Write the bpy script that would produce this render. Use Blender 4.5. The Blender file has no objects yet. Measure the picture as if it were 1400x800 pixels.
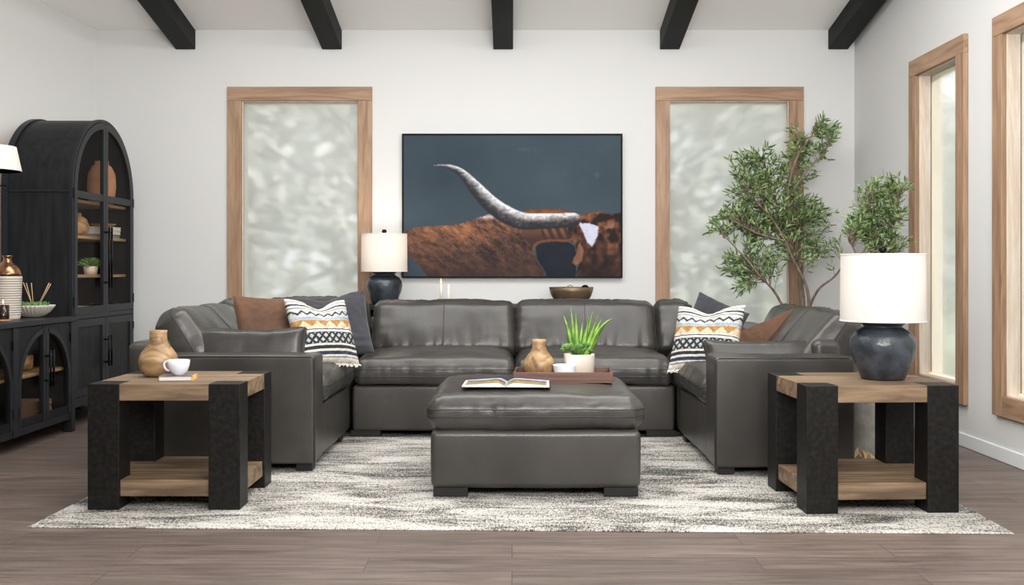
import bpy, bmesh, math, random
import numpy as np
from mathutils import Vector, Matrix, noise
R = math.radians
C = bpy.context.scene.collection
SC = bpy.context.scene
rnd = random.Random(7)

# ---------------------------------------------------------------- camera, world, light, exposure
H = 1.12; F = 1361.0; HY = 370.0            # eye height, focal length in px (1400 wide), horizon row
cd = bpy.data.cameras.new('camera'); cam = bpy.data.objects.new('camera', cd); C.objects.link(cam)
cam.location = (0, 0, H); cam.rotation_euler = (R(90), 0, 0)
cd.sensor_width = 36; cd.lens = 35.0; cd.shift_y = -(400 - HY) / 1400.0; cd.clip_end = 200
SC.camera = cam
SC.view_settings.view_transform = 'Standard'; SC.view_settings.look = 'None'
SC.view_settings.gamma = 1; SC.view_settings.use_curve_mapping = False
SC.view_settings.exposure = 0.0
SC.cycles.use_denoising = True
SC.cycles.max_bounces = 8; SC.cycles.transparent_max_bounces = 12
SC.cycles.sample_clamp_indirect = 6; SC.cycles.caustics_reflective = False; SC.cycles.caustics_refractive = False
w = bpy.data.worlds.new('sky'); SC.world = w; w.use_nodes = True
bg = w.node_tree.nodes['Background']; bg.inputs[0].default_value = (0.93, 0.97, 1.0, 1); bg.inputs[1].default_value = 1.75

def area(name, loc, target, sx, sy, power, col=(1, 1, 1)):
    l = bpy.data.lights.new(name, 'AREA'); l.shape = 'RECTANGLE'; l.size = sx; l.size_y = sy; l.energy = power; l.color = col
    o = bpy.data.objects.new(name, l); C.objects.link(o); o.location = loc
    o.rotation_euler = (Vector(target) - Vector(loc)).to_track_quat('-Z', 'Y').to_euler(); return o
area('softbox_overhead', (-0.4, 5.7, 3.50), (-0.4, 6.1, 0.0), 4.6, 2.0, 185, (1.0, 0.99, 0.97))
area('softbox_foreground', (2.0, 2.2, 3.9), (0.6, 3.6, 0.0), 2.4, 1.6, 70, (1.0, 0.99, 0.97))
area('softbox_front', (-2.6, -0.9, 3.4), (0.3, 8.0, 2.2), 3.0, 2.0, 30, (1.0, 0.99, 0.97))
area('softbox_up', (0.5, 1.5, 1.9), (0.2, 7.0, 4.2), 2.5, 1.5, 225, (1.0, 0.985, 0.96))
sl = bpy.data.lights.new('sun', 'SUN'); sl.energy = 5.0; sl.angle = R(3); sl.color = (1.0, 0.95, 0.86)
so = bpy.data.objects.new('sun', sl); C.objects.link(so)
so.rotation_euler = Vector((-0.78, 0.36, -0.50)).to_track_quat('-Z', 'Y').to_euler()

# ---------------------------------------------------------------- helpers
def lin(c):
    return tuple(((x / 255) / 12.92 if x / 255 <= 0.04045 else ((x / 255 + 0.055) / 1.055) ** 2.4) for x in c)
def rgba(c): return (*lin(c), 1)

class MB:
    def __init__(s): s.v = []; s.f = []; s.c = None
    def add(s, vs, fs):
        n = len(s.v); s.v += [tuple(p) for p in vs]; s.f += [tuple(i + n for i in f) for f in fs]; return s
    def box(s, x0, x1, y0, y1, z0, z1, m=None):
        vs = [(x, y, z) for x in (x0, x1) for y in (y0, y1) for z in (z0, z1)]
        if m: vs = [m @ Vector(p) for p in vs]
        return s.add(vs, [(0, 1, 3, 2), (4, 6, 7, 5), (0, 4, 5, 1), (2, 3, 7, 6), (0, 2, 6, 4), (1, 5, 7, 3)])
    def prism(s, pts, a0, a1, axis='y'):
        n = len(pts)
        def P(p, a):
            return (p[0], a, p[1]) if axis == 'y' else ((a, p[0], p[1]) if axis == 'x' else (p[0], p[1], a))
        vs = [P(p, a0) for p in pts] + [P(p, a1) for p in pts]
        fs = [tuple(range(n - 1, -1, -1)), tuple(range(n, 2 * n))] + [(i, (i + 1) % n, n + (i + 1) % n, n + i) for i in range(n)]
        return s.add(vs, fs)
    def strip(s, outer, inner, a0, a1, axis='x', closed=False):
        """solid band between two outlines of equal length"""
        n = len(outer)
        def P(p, a):
            return (p[0], a, p[1]) if axis == 'y' else ((a, p[0], p[1]) if axis == 'x' else (p[0], p[1], a))
        vs = [P(p, a0) for p in outer] + [P(p, a0) for p in inner] + [P(p, a1) for p in outer] + [P(p, a1) for p in inner]
        fs = []
        for i in range(n if closed else n - 1):
            j = (i + 1) % n
            fs += [(i, j, n + j, n + i), (2 * n + i, 3 * n + i, 3 * n + j, 2 * n + j), (i, 2 * n + i, 2 * n + j, j), (n + i, n + j, 3 * n + j, 3 * n + i)]
        if not closed:
            fs += [(0, n, 3 * n, 2 * n), (n - 1, 3 * n - 1, 4 * n - 1, 2 * n - 1)]
        return s.add(vs, fs)
    def lathe(s, prof, seg=40, c=(0, 0, 0), rib=0, ribn=0):
        vs = []; fs = []; n = len(prof)
        for i in range(seg):
            a = 2 * math.pi * i / seg
            for r, z in prof:
                rr = r * (1 + (rib * math.cos(ribn * a) if ribn else 0))
                vs.append((c[0] + rr * math.cos(a), c[1] + rr * math.sin(a), c[2] + z))
        for i in range(seg):
            j = (i + 1) % seg
            for k in range(n - 1): fs.append((i * n + k, j * n + k, j * n + k + 1, i * n + k + 1))
        if prof[0][0] > 1e-4: fs.append(tuple(i * n for i in range(seg - 1, -1, -1)))
        if prof[-1][0] > 1e-4: fs.append(tuple(i * n + n - 1 for i in range(seg)))
        return s.add(vs, fs)
    def tube(s, path, rad, seg=8, closed=False):
        path = [Vector(p) for p in path]; n = len(path)
        if not hasattr(rad, '__len__'): rad = [rad] * n
        vs = []; fs = []; up = None
        for i in range(n):
            a = path[(i - 1) % n] if (i > 0 or closed) else path[i]; b = path[(i + 1) % n] if (i < n - 1 or closed) else path[i]
            t = (b - a); t = t.normalized() if t.length > 1e-9 else Vector((0, 0, 1))
            if up is None: up = Vector((0, 0, 1)) if abs(t.z) < .9 else Vector((1, 0, 0))
            sx = t.cross(up); sx = sx.normalized() if sx.length > 1e-6 else t.orthogonal().normalized()
            up = sx.cross(t).normalized()
            for k in range(seg):
                q = 2 * math.pi * k / seg; vs.append(path[i] + (sx * math.cos(q) + up * math.sin(q)) * rad[i])
        for i in range(n if closed else n - 1):
            j = (i + 1) % n
            for k in range(seg):
                l = (k + 1) % seg; fs.append((i * seg + k, i * seg + l, j * seg + l, j * seg + k))
        if not closed: fs += [tuple(range(seg - 1, -1, -1)), tuple((n - 1) * seg + k for k in range(seg))]
        return s.add(vs, fs)
    def build(s, name, mat=None, parent=None, loc=(0, 0, 0), rot=(0, 0, 0), smooth=False, bevel=0, weld=False, sub=0, solid=0, auto=None):
        me = bpy.data.meshes.new(name); me.from_pydata(s.v, [], s.f); me.update()
        bm = bmesh.new(); bm.from_mesh(me)
        if weld: bmesh.ops.remove_doubles(bm, verts=bm.verts, dist=1e-5)
        bmesh.ops.recalc_face_normals(bm, faces=bm.faces); bm.to_mesh(me); bm.free()
        if s.c is not None and not weld:
            at = me.color_attributes.new('Col', 'FLOAT_COLOR', 'POINT')
            arr = np.ones((len(s.v), 4), dtype=np.float32); arr[:, :3] = np.asarray(s.c, dtype=np.float32).reshape(-1, 3)
            at.data.foreach_set('color', arr.ravel())
        if smooth or auto: me.polygons.foreach_set('use_smooth', [True] * len(me.polygons))
        if auto: me.set_sharp_from_angle(angle=R(auto))
        o = bpy.data.objects.new(name, me); C.objects.link(o)
        if mat: me.materials.append(mat)
        if parent: o.parent = parent
        o.location = loc; o.rotation_euler = rot
        if bevel:
            m = o.modifiers.new('bevel', 'BEVEL'); m.width = bevel; m.segments = 2; m.limit_method = 'ANGLE'; m.angle_limit = R(40)
        if solid:
            m = o.modifiers.new('solid', 'SOLIDIFY'); m.thickness = solid; m.offset = -1
        if sub:
            m = o.modifiers.new('sub', 'SUBSURF'); m.levels = sub; m.render_levels = sub
        return o

def tag(o, label=None, cat=None, group=None, kind=None):
    if label: o['label'] = label
    if cat: o['category'] = cat
    if group: o['group'] = group
    if kind: o['kind'] = kind
    return o
def thing(name, label, cat, loc=(0, 0, 0), rz=0, group=None):
    o = bpy.data.objects.new(name, None); C.objects.link(o); o.location = loc; o.rotation_euler = (0, 0, rz)
    o.empty_display_size = .1
    return tag(o, label, cat, group)
def struct(o): return tag(o, kind='structure')

# ---------------------------------------------------------------- materials
def mat(name, col=(128, 128, 128), rough=.5, metal=0, col2=None, scale=(5, 5, 5), nscale=1.0, detail=6, bump=0, bscale=60, contrast=(.35, .65), spec=.5, sheen=0, coat=0, trans=0, distortion=0.0):
    m = bpy.data.materials.new(name); m.use_nodes = True; nt = m.node_tree; b = nt.nodes['Principled BSDF']
    b.inputs['Base Color'].default_value = rgba(col); b.inputs['Roughness'].default_value = rough; b.inputs['Metallic'].default_value = metal
    b.inputs['Specular IOR Level'].default_value = spec
    if sheen: b.inputs['Sheen Weight'].default_value = sheen
    if coat: b.inputs['Coat Weight'].default_value = coat
    if trans: b.inputs['Transmission Weight'].default_value = trans
    tc = nt.nodes.new('ShaderNodeTexCoord'); mp = nt.nodes.new('ShaderNodeMapping'); mp.inputs['Scale'].default_value = scale
    nt.links.new(tc.outputs['Object'], mp.inputs[0])
    if col2:
        n = nt.nodes.new('ShaderNodeTexNoise'); n.inputs['Scale'].default_value = nscale; n.inputs['Detail'].default_value = detail
        n.inputs['Distortion'].default_value = distortion
        nt.links.new(mp.outputs[0], n.inputs['Vector'])
        r = nt.nodes.new('ShaderNodeValToRGB'); r.color_ramp.elements[0].position = contrast[0]; r.color_ramp.elements[1].position = contrast[1]
        r.color_ramp.elements[0].color = rgba(col); r.color_ramp.elements[1].color = rgba(col2)
        nt.links.new(n.outputs['Fac'], r.inputs[0]); nt.links.new(r.outputs[0], b.inputs['Base Color'])
    if bump:
        n2 = nt.nodes.new('ShaderNodeTexNoise'); n2.inputs['Scale'].default_value = bscale; n2.inputs['Detail'].default_value = 5
        nt.links.new(mp.outputs[0] if col2 and scale[0] != scale[1] else tc.outputs['Object'], n2.inputs['Vector'])
        bp = nt.nodes.new('ShaderNodeBump'); bp.inputs['Strength'].default_value = bump; bp.inputs['Distance'].default_value = .01
        nt.links.new(n2.outputs['Fac'], bp.inputs['Height']); nt.links.new(bp.outputs[0], b.inputs['Normal'])
    return m

def colmat(name, rough=.7, bump=0, bscale=200):
    m = bpy.data.materials.new(name); m.use_nodes = True; nt = m.node_tree; b = nt.nodes['Principled BSDF']
    a = nt.nodes.new('ShaderNodeAttribute'); a.attribute_name = 'Col'; nt.links.new(a.outputs['Color'], b.inputs['Base Color'])
    b.inputs['Roughness'].default_value = rough
    if bump:
        tc = nt.nodes.new('ShaderNodeTexCoord'); n2 = nt.nodes.new('ShaderNodeTexNoise'); n2.inputs['Scale'].default_value = bscale
        nt.links.new(tc.outputs['Object'], n2.inputs['Vector']); bp = nt.nodes.new('ShaderNodeBump'); bp.inputs['Strength'].default_value = bump; bp.inputs['Distance'].default_value = .004
        nt.links.new(n2.outputs['Fac'], bp.inputs['Height']); nt.links.new(bp.outputs[0], b.inputs['Normal'])
    return m

def woodmat(name, c1, c2, c3, axis='z', rough=.55, plank=None, g=1.0):
    """grain stretched along axis"""
    m = bpy.data.materials.new(name); m.use_nodes = True; nt = m.node_tree; b = nt.nodes['Principled BSDF']; b.inputs['Roughness'].default_value = rough
    tc = nt.nodes.new('ShaderNodeTexCoord'); mp = nt.nodes.new('ShaderNodeMapping')
    s = {'x': (1.2, 14, 14), 'y': (14, 1.2, 14), 'z': (14, 14, 1.2)}[axis]; mp.inputs['Scale'].default_value = tuple(q * g for q in s)
    nt.links.new(tc.outputs['Object'], mp.inputs[0])
    n = nt.nodes.new('ShaderNodeTexNoise'); n.inputs['Scale'].default_value = 1.3; n.inputs['Detail'].default_value = 8; n.inputs['Distortion'].default_value = 1.2
    nt.links.new(mp.outputs[0], n.inputs['Vector'])
    r = nt.nodes.new('ShaderNodeValToRGB'); e = r.color_ramp.elements; e[0].position = .32; e[0].color = rgba(c1); e[1].position = .7; e[1].color = rgba(c3)
    q = e.new(.5); q.color = rgba(c2)
    nt.links.new(n.outputs['Fac'], r.inputs[0])
    out = r.outputs[0]
    n3 = nt.nodes.new('ShaderNodeTexNoise'); n3.inputs['Scale'].default_value = 6; n3.inputs['Detail'].default_value = 4
    nt.links.new(mp.outputs[0], n3.inputs['Vector'])
    mx = nt.nodes.new('ShaderNodeMix'); mx.data_type = 'RGBA'; mx.blend_type = 'MULTIPLY'; mx.inputs[0].default_value = .35
    nt.links.new(out, mx.inputs[6]); nt.links.new(n3.outputs['Fac'], mx.inputs[7]); out = mx.outputs[2]
    nt.links.new(out, b.inputs['Base Color'])
    bp = nt.nodes.new('ShaderNodeBump'); bp.inputs['Strength'].default_value = .25; bp.inputs['Distance'].default_value = .003
    nt.links.new(n3.outputs['Fac'], bp.inputs['Height']); nt.links.new(bp.outputs[0], b.inputs['Normal'])
    return m

M = {}
M['wall'] = mat('wall_paint', (213, 213, 212), .9, bump=.05, bscale=90)
M['ceil'] = mat('ceiling_paint', (247, 246, 243), .9)
M['base'] = mat('baseboard_paint', (226, 229, 230), .5)
M['beam'] = mat('beam_stain', (12, 14, 14), .6, spec=.2, col2=(23, 26, 25), scale=(20, 2, 20), bump=.2, bscale=20)
M['oakframe'] = woodmat('oak_frame_upright', (148, 114, 88), (170, 136, 108), (186, 154, 126), 'z')
M['oakframe_x'] = woodmat('oak_frame_across', (148, 114, 88), (170, 136, 108), (186, 154, 126), 'x')
M['oakframe_y'] = woodmat('oak_frame_deep', (148, 114, 88), (170, 136, 108), (186, 154, 126), 'y')
M['jamb'] = woodmat('daylit_jamb', (226, 206, 184), (238, 222, 204), (246, 234, 220), 'z')  # reveal wood made paler: the daylight falling on it is put into the colour
M['leather'] = mat('grey_leather', (47, 45, 43), .32, col2=(70, 67, 63), scale=(1, 1, 1), nscale=2.4, detail=7, bump=.12, bscale=140, contrast=(.3, .72))
M['piping'] = mat('leather_piping', (42, 41, 39), .4)
M['blackfoot'] = mat('black_foot', (16, 15, 15), .5)
M['black'] = mat('black_oak', (14, 15, 16), .5, spec=.28, col2=(29, 30, 33), scale=(16, 16, 1.4), nscale=2, bump=.25, bscale=14)
M['blacktop'] = mat('black_oak_smooth', (31, 33, 37), .42, spec=.3)
M['metalblack'] = mat('black_metal', (18, 18, 19), .3, metal=.8)
M['leg'] = mat('dark_iron_leg', (12, 11, 10), .45, spec=.3, col2=(34, 31, 28), scale=(1, 1, 1), nscale=45, detail=9, bump=.1, contrast=(.4, .75))
M['tablewood'] = woodmat('table_oak', (90, 72, 55), (134, 110, 86), (164, 139, 111), 'x')
M['tablewood2'] = woodmat('table_oak_end', (90, 72, 55), (134, 110, 86), (164, 139, 111), 'y')
M['shelfwood'] = woodmat('shelf_oak', (130, 106, 78), (172, 146, 112), (190, 164, 130), 'y')
M['liner'] = mat('cabinet_liner', (200, 170, 140), .7)
M['shade'] = None
M['ceramic'] = mat('charcoal_ceramic', (34, 38, 43), .3, col2=(66, 72, 80), scale=(1, 1, 1), nscale=9, detail=8, bump=.5, bscale=30)
M['bronze'] = mat('bronze_glaze', (150, 112, 84), .22, metal=.85)
M['white_ceramic'] = mat('white_ceramic', (232, 234, 240), .18)
M['cream_ceramic'] = mat('cream_ceramic', (226, 218, 206), .55, col2=(214, 203, 190), nscale=8, scale=(1, 1, 1))
M['stone_ceramic'] = mat('stone_ceramic', (196, 188, 176), .6)
M['vasewood'] = woodmat('turned_wood', (112, 82, 54), (168, 134, 94), (200, 168, 128), 'x', .42, g=.9)
M['traywood'] = woodmat('walnut_tray', (66, 42, 32), (98, 66, 52), (118, 82, 66), 'x', .5)
M['bowlmetal'] = mat('bronze_bowl', (92, 76, 62), .42, metal=.5, col2=(130, 108, 84), nscale=3, scale=(1, 1, 1))
M['wax'] = mat('candle_wax', (240, 234, 222), .5)
M['navy'] = mat('charcoal_velvet', (42, 43, 49), .85, col2=(55, 55, 62), nscale=5, scale=(1, 1, 1), sheen=.3, bump=.2, bscale=300)
M['brown'] = mat('caramel_velvet', (72, 46, 29), .8, col2=(98, 65, 42), nscale=4, scale=(1, 1, 1), sheen=.1, bump=.15, bscale=250)
M['knit'] = colmat('woven_stripes', .9, .8, 130)
M['fringe'] = mat('cream_yarn', (232, 226, 214), .9)
M['leaf'] = mat('olive_leaf', (50, 78, 38), .45, col2=(150, 172, 112), nscale=28, scale=(1, 1, 1), contrast=(.4, .62))
M['leaf_light'] = mat('fresh_leaf', (78, 128, 40), .42, col2=(150, 190, 84), nscale=14, scale=(1, 1, 1))
M['succ'] = mat('succulent_leaf', (60, 104, 60), .5, col2=(120, 160, 84), nscale=22, scale=(1, 1, 1))
M['bark'] = mat('olive_bark', (92, 78, 66), .85, col2=(138, 122, 106), nscale=5, scale=(8, 8, 2), bump=.4, bscale=12)
M['olive'] = mat('olive_fruit', (168, 140, 52), .4)
M['concrete'] = mat('grey_concrete', (172, 168, 160), .85, col2=(202, 198, 190), nscale=12, scale=(1, 1, 1), bump=.3, bscale=40)
M['soil'] = mat('soil', (44, 34, 26), .95)
M['reed'] = mat('reed_stick', (190, 160, 120), .7)
M['glassdark'] = mat('smoked_glass', (40, 24, 14), .08)
M['paper'] = mat('paper', (226, 216, 198), .8)
M['orange'] = mat('book_orange', (214, 146, 48), .5, col2=(232, 190, 110), nscale=30, scale=(1, 1, 1))
M['bluecover'] = mat('book_cover_grey', (110, 108, 120), .45)
M['whitebook'] = mat('white_book', (206, 206, 206), .6)
M['greybook'] = mat('grey_book', (130, 132, 136), .6)
M['tanbook'] = mat('tan_book', (120, 96, 80), .7)
M['terracotta'] = mat('terracotta', (150, 108, 80), .75, col2=(176, 134, 102), nscale=7, scale=(1, 1, 1))
M['picframe'] = mat('black_frame', (7, 8, 11), .6, spec=.2)
M['picture'] = colmat('printed_canvas', .8)
M['picture'].node_tree.nodes['Principled BSDF'].inputs['Specular IOR Level'].default_value = .15
M['page'] = colmat('printed_page', .35)
M['chrome'] = mat('polished_steel', (200, 200, 205), .15, metal=1)
M['ground'] = mat('outdoor_ground', (150, 156, 130), .95, col2=(196, 198, 176), nscale=.8, scale=(1, 1, 1))
M['treeleaf'] = mat('outdoor_leaf', (184, 185, 179), .9, col2=(216, 216, 210), nscale=1.2, scale=(1, 1, 1))
M['treebark'] = mat('outdoor_bark', (140, 136, 130), .9)

def emis(name, col, strength):
    m = bpy.data.materials.new(name); m.use_nodes = True; b = m.node_tree.nodes['Principled BSDF']
    b.inputs['Base Color'].default_value = rgba(col); b.inputs['Emission Color'].default_value = rgba(col); b.inputs['Emission Strength'].default_value = strength; return m
M['flame'] = emis('candle_flame', (255, 190, 110), 6)
M['bulb'] = emis('lamp_bulb', (255, 232, 200), 8)

def shade_mat():
    m = bpy.data.materials.new('linen_shade'); m.use_nodes = True; nt = m.node_tree; nt.nodes.remove(nt.nodes['Principled BSDF'])
    out = nt.nodes['Material Output']; d = nt.nodes.new('ShaderNodeBsdfDiffuse'); d.inputs[0].default_value = (.78, .77, .76, 1)
    t = nt.nodes.new('ShaderNodeBsdfTranslucent'); t.inputs[0].default_value = (.9, .86, .8, 1)
    mx = nt.nodes.new('ShaderNodeMixShader'); mx.inputs[0].default_value = .4
    nt.links.new(d.outputs[0], mx.inputs[1]); nt.links.new(t.outputs[0], mx.inputs[2]); nt.links.new(mx.outputs[0], out.inputs[0]); return m
M['shade'] = shade_mat()
def pane_mat(name, tr, dif, col, blur=0):
    m = bpy.data.materials.new(name); m.use_nodes = True; nt = m.node_tree; nt.nodes.remove(nt.nodes['Principled BSDF'])
    out = nt.nodes['Material Output']
    a = nt.nodes.new('ShaderNodeBsdfTransparent'); a.inputs[0].default_value = (*tr, 1)
    d = nt.nodes.new('ShaderNodeBsdfTranslucent'); d.inputs[0].default_value = (*col, 1)
    e = nt.nodes.new('ShaderNodeBsdfDiffuse'); e.inputs[0].default_value = (*col, 1)
    g = nt.nodes.new('ShaderNodeBsdfGlossy'); g.inputs['Roughness'].default_value = .08
    m0 = nt.nodes.new('ShaderNodeMixShader'); m0.inputs[0].default_value = .4
    m1 = nt.nodes.new('ShaderNodeMixShader'); m1.inputs[0].default_value = dif
    m2 = nt.nodes.new('ShaderNodeMixShader'); m2.inputs[0].default_value = .015
    nt.links.new(d.outputs[0], m0.inputs[1]); nt.links.new(e.outputs[0], m0.inputs[2])
    src = a.outputs[0]
    if blur:
        rf = nt.nodes.new('ShaderNodeBsdfRefraction'); rf.inputs['Roughness'].default_value = blur; rf.inputs['IOR'].default_value = 1.038; rf.inputs[0].default_value = (*tr, 1)
        mr = nt.nodes.new('ShaderNodeMixShader'); mr.inputs[0].default_value = .72; nt.links.new(a.outputs[0], mr.inputs[1]); nt.links.new(rf.outputs[0], mr.inputs[2]); src = mr.outputs[0]
    nt.links.new(src, m1.inputs[1]); nt.links.new(m0.outputs[0], m1.inputs[2])
    nt.links.new(m1.outputs[0], m2.inputs[1]); nt.links.new(g.outputs[0], m2.inputs[2]); nt.links.new(m2.outputs[0], out.inputs[0]); return m
M['frost'] = pane_mat('frosted_window_film', (.94, .95, .94), .42, (.93, .94, .93), .34)
M['frost_side'] = pane_mat('clearer_window_film', (.94, .95, .94), .14, (.92, .93, .92), .3)
M['cabglass'] = pane_mat('cabinet_glass', (.98, .95, .92), .0, (.5, .5, .5))

def floor_mat():
    m = bpy.data.materials.new('plank_floor'); m.use_nodes = True; nt = m.node_tree; b = nt.nodes['Principled BSDF']; b.inputs['Roughness'].default_value = .42
    tc = nt.nodes.new('ShaderNodeTexCoord')
    br = nt.nodes.new('ShaderNodeTexBrick'); br.inputs['Scale'].default_value = 1; br.inputs['Brick Width'].default_value = 1.5; br.inputs['Row Height'].default_value = .185
    br.inputs['Mortar Size'].default_value = .0022; br.inputs['Mortar Smooth'].default_value = .2; br.offset = .37; br.squash = 1
    br.inputs['Color1'].default_value = (0, 0, 0, 1); br.inputs['Color2'].default_value = (1, 1, 1, 1); br.inputs['Mortar'].default_value = (.5, .5, .5, 1)
    nt.links.new(tc.outputs['Object'], br.inputs['Vector'])
    mp = nt.nodes.new('ShaderNodeMapping'); mp.inputs['Scale'].default_value = (1.6, 22, 1)
    nt.links.new(tc.outputs['Object'], mp.inputs[0])
    mul = nt.nodes.new('ShaderNodeVectorMath'); mul.operation = 'MULTIPLY_ADD'; mul.inputs[1].default_value = (3, 9, 5)
    nt.links.new(br.outputs['Color'], mul.inputs[0]); nt.links.new(mp.outputs[0], mul.inputs[2])
    n = nt.nodes.new('ShaderNodeTexNoise'); n.inputs['Scale'].default_value = 1.5; n.inputs['Detail'].default_value = 9; n.inputs['Roughness'].default_value = .6; n.inputs['Distortion'].default_value = .8
    nt.links.new(mul.outputs[0], n.inputs['Vector'])
    r = nt.nodes.new('ShaderNodeValToRGB'); e = r.color_ramp.elements; e[0].position = .3; e[0].color = rgba((80, 69, 64)); e[1].position = .7; e[1].color = rgba((124, 110, 102))
    q = e.new(.5); q.color = rgba((104, 91, 84))
    nt.links.new(n.outputs['Fac'], r.inputs[0])
    mx = nt.nodes.new('ShaderNodeMix'); mx.data_type = 'RGBA'; mx.blend_type = 'MIX'
    nt.links.new(br.outputs['Fac'], mx.inputs[0]); nt.links.new(r.outputs[0], mx.inputs[6]); mx.inputs[7].default_value = rgba((76, 65, 60))
    mx2 = nt.nodes.new('ShaderNodeMix'); mx2.data_type = 'RGBA'; mx2.blend_type = 'OVERLAY'; mx2.inputs[0].default_value = .14
    nt.links.new(mx.outputs[2], mx2.inputs[6]); nt.links.new(br.outputs['Color'], mx2.inputs[7])
    nt.links.new(mx2.outputs[2], b.inputs['Base Color'])
    bp = nt.nodes.new('ShaderNodeBump'); bp.inputs['Strength'].default_value = .15; bp.inputs['Distance'].default_value = .004
    nt.links.new(n.outputs['Fac'], bp.inputs['Height']); nt.links.new(bp.outputs[0], b.inputs['Normal'])
    return m
M['floor'] = floor_mat()

def rug_mat():
    m = bpy.data.materials.new('distressed_rug'); m.use_nodes = True; nt = m.node_tree; b = nt.nodes['Principled BSDF']; b.inputs['Roughness'].default_value = .95
    tc = nt.nodes.new('ShaderNodeTexCoord')
    def N(scale, ns, det, dist=0):
        mp = nt.nodes.new('ShaderNodeMapping'); mp.inputs['Scale'].default_value = scale; nt.links.new(tc.outputs['Object'], mp.inputs[0])
        n = nt.nodes.new('ShaderNodeTexNoise'); n.inputs['Scale'].default_value = ns; n.inputs['Detail'].default_value = det; n.inputs['Roughness'].default_value = .65; n.inputs['Distortion'].default_value = dist
        nt.links.new(mp.outputs[0], n.inputs['Vector']); return n
    big = N((1.0, 3.2, 1), 1.9, 6, .8); streak = N((80, 30, 1), 1.7, 4, .8); row = N((5, 90, 1), 1.2, 3)
    sg = nt.nodes.new('ShaderNodeMath'); sg.operation = 'MULTIPLY'; sg.inputs[1].default_value = 1.45; nt.links.new(streak.outputs['Fac'], sg.inputs[0])
    a1 = nt.nodes.new('ShaderNodeMath'); a1.operation = 'MULTIPLY_ADD'; a1.inputs[1].default_value = 1.25
    nt.links.new(big.outputs['Fac'], a1.inputs[0]); nt.links.new(sg.outputs[0], a1.inputs[2])
    a2 = nt.nodes.new('ShaderNodeMath'); a2.operation = 'MULTIPLY_ADD'; a2.inputs[1].default_value = .45
    nt.links.new(row.outputs['Fac'], a2.inputs[0]); nt.links.new(a1.outputs[0], a2.inputs[2])
    r = nt.nodes.new('ShaderNodeValToRGB'); e = r.color_ramp.elements
    sc = nt.nodes.new('ShaderNodeMath'); sc.operation = 'MULTIPLY'; sc.inputs[1].default_value = 1 / 3.15; nt.links.new(a2.outputs[0], sc.inputs[0])
    e[0].position = .435; e[0].color = rgba((50, 49, 48)); e[1].position = .56; e[1].color = rgba((207, 205, 200))
    q = e.new(.468); q.color = rgba((116, 113, 108)); q = e.new(.495); q.color = rgba((160, 156, 149)); q = e.new(.525); q.color = rgba((192, 188, 181))
    nt.links.new(sc.outputs[0], r.inputs[0])
    tan = N((3, 8, 1), 2.4, 4); tr = nt.nodes.new('ShaderNodeValToRGB'); tr.color_ramp.elements[0].position = .62; tr.color_ramp.elements[1].position = .7
    nt.links.new(tan.outputs['Fac'], tr.inputs[0])
    mf = nt.nodes.new('ShaderNodeMath'); mf.operation = 'MULTIPLY'; mf.inputs[1].default_value = .55; nt.links.new(tr.outputs[0], mf.inputs[0])
    mx = nt.nodes.new('ShaderNodeMix'); mx.data_type = 'RGBA'; mx.inputs[7].default_value = rgba((170, 146, 116)); nt.links.new(mf.outputs[0], mx.inputs[0]); nt.links.new(r.outputs[0], mx.inputs[6])
    nt.links.new(mx.outputs[2], b.inputs['Base Color'])
    bp = nt.nodes.new('ShaderNodeBump'); bp.inputs['Strength'].default_value = .6; bp.inputs['Distance'].default_value = .006
    nt.links.new(streak.outputs['Fac'], bp.inputs['Height']); nt.links.new(bp.outputs[0], b.inputs['Normal'])
    return m
M['rug'] = rug_mat()

# ---------------------------------------------------------------- room
YB = 8.36; XR = 2.875; XL = -3.483; T = .206; ZB = 3.14; YF = -1.2; WT = .16
def zc(y): return ZB + T * (YB - y)
LK = .49                                   # the left wall opens out towards the camera
def xl(y): return XL - LK * (YB - y)
struct(MB().add([(-9, YF - 1, 0), (XR + WT, YF - 1, 0), (XR + WT, YB + WT, 0), (-9, YB + WT, 0), (-9, YF - 1, -.1), (XR + WT, YF - 1, -.1), (XR + WT, YB + WT, -.1), (-9, YB + WT, -.1)],
    [(0, 1, 2, 3), (7, 6, 5, 4), (0, 4, 5, 1), (1, 5, 6, 2), (2, 6, 7, 3), (3, 7, 4, 0)]).build('floor', M['floor']))
y0 = YF
m = MB(); m.prism([(y0, zc(y0)), (YB + WT, zc(YB + WT)), (YB + WT, zc(YB + WT) + .15), (y0, zc(y0) + .15)], -9, XR + WT, 'x'); struct(m.build('ceiling', M['ceil']))
# windows: openings
BW = [((312 - 700) / 162.8, (509 - 700) / 162.8), ((896 - 700) / 162.8, (1097.5 - 700) / 162.8)]   # outer casing on back wall
CW = .118; ZT = 2.66; ZBt = .27
RWt = 2.615
RW = [(6.27, 7.14), (5.03, 5.90)]
# back wall with two openings
m = MB(); xs = [XL - .3, BW[0][0] + CW, BW[0][1] - CW, BW[1][0] + CW, BW[1][1] - CW, XR + WT]
for i in (0, 2, 4): m.box(xs[i], xs[i + 1], YB, YB + WT, 0, 3.2)
for i in (1, 3): m.box(xs[i], xs[i + 1], YB, YB + WT, 0, ZBt + CW); m.box(xs[i], xs[i + 1], YB, YB + WT, ZT - CW, 3.2)
struct(m.build('wall_back', M['wall'], weld=False))
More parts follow.
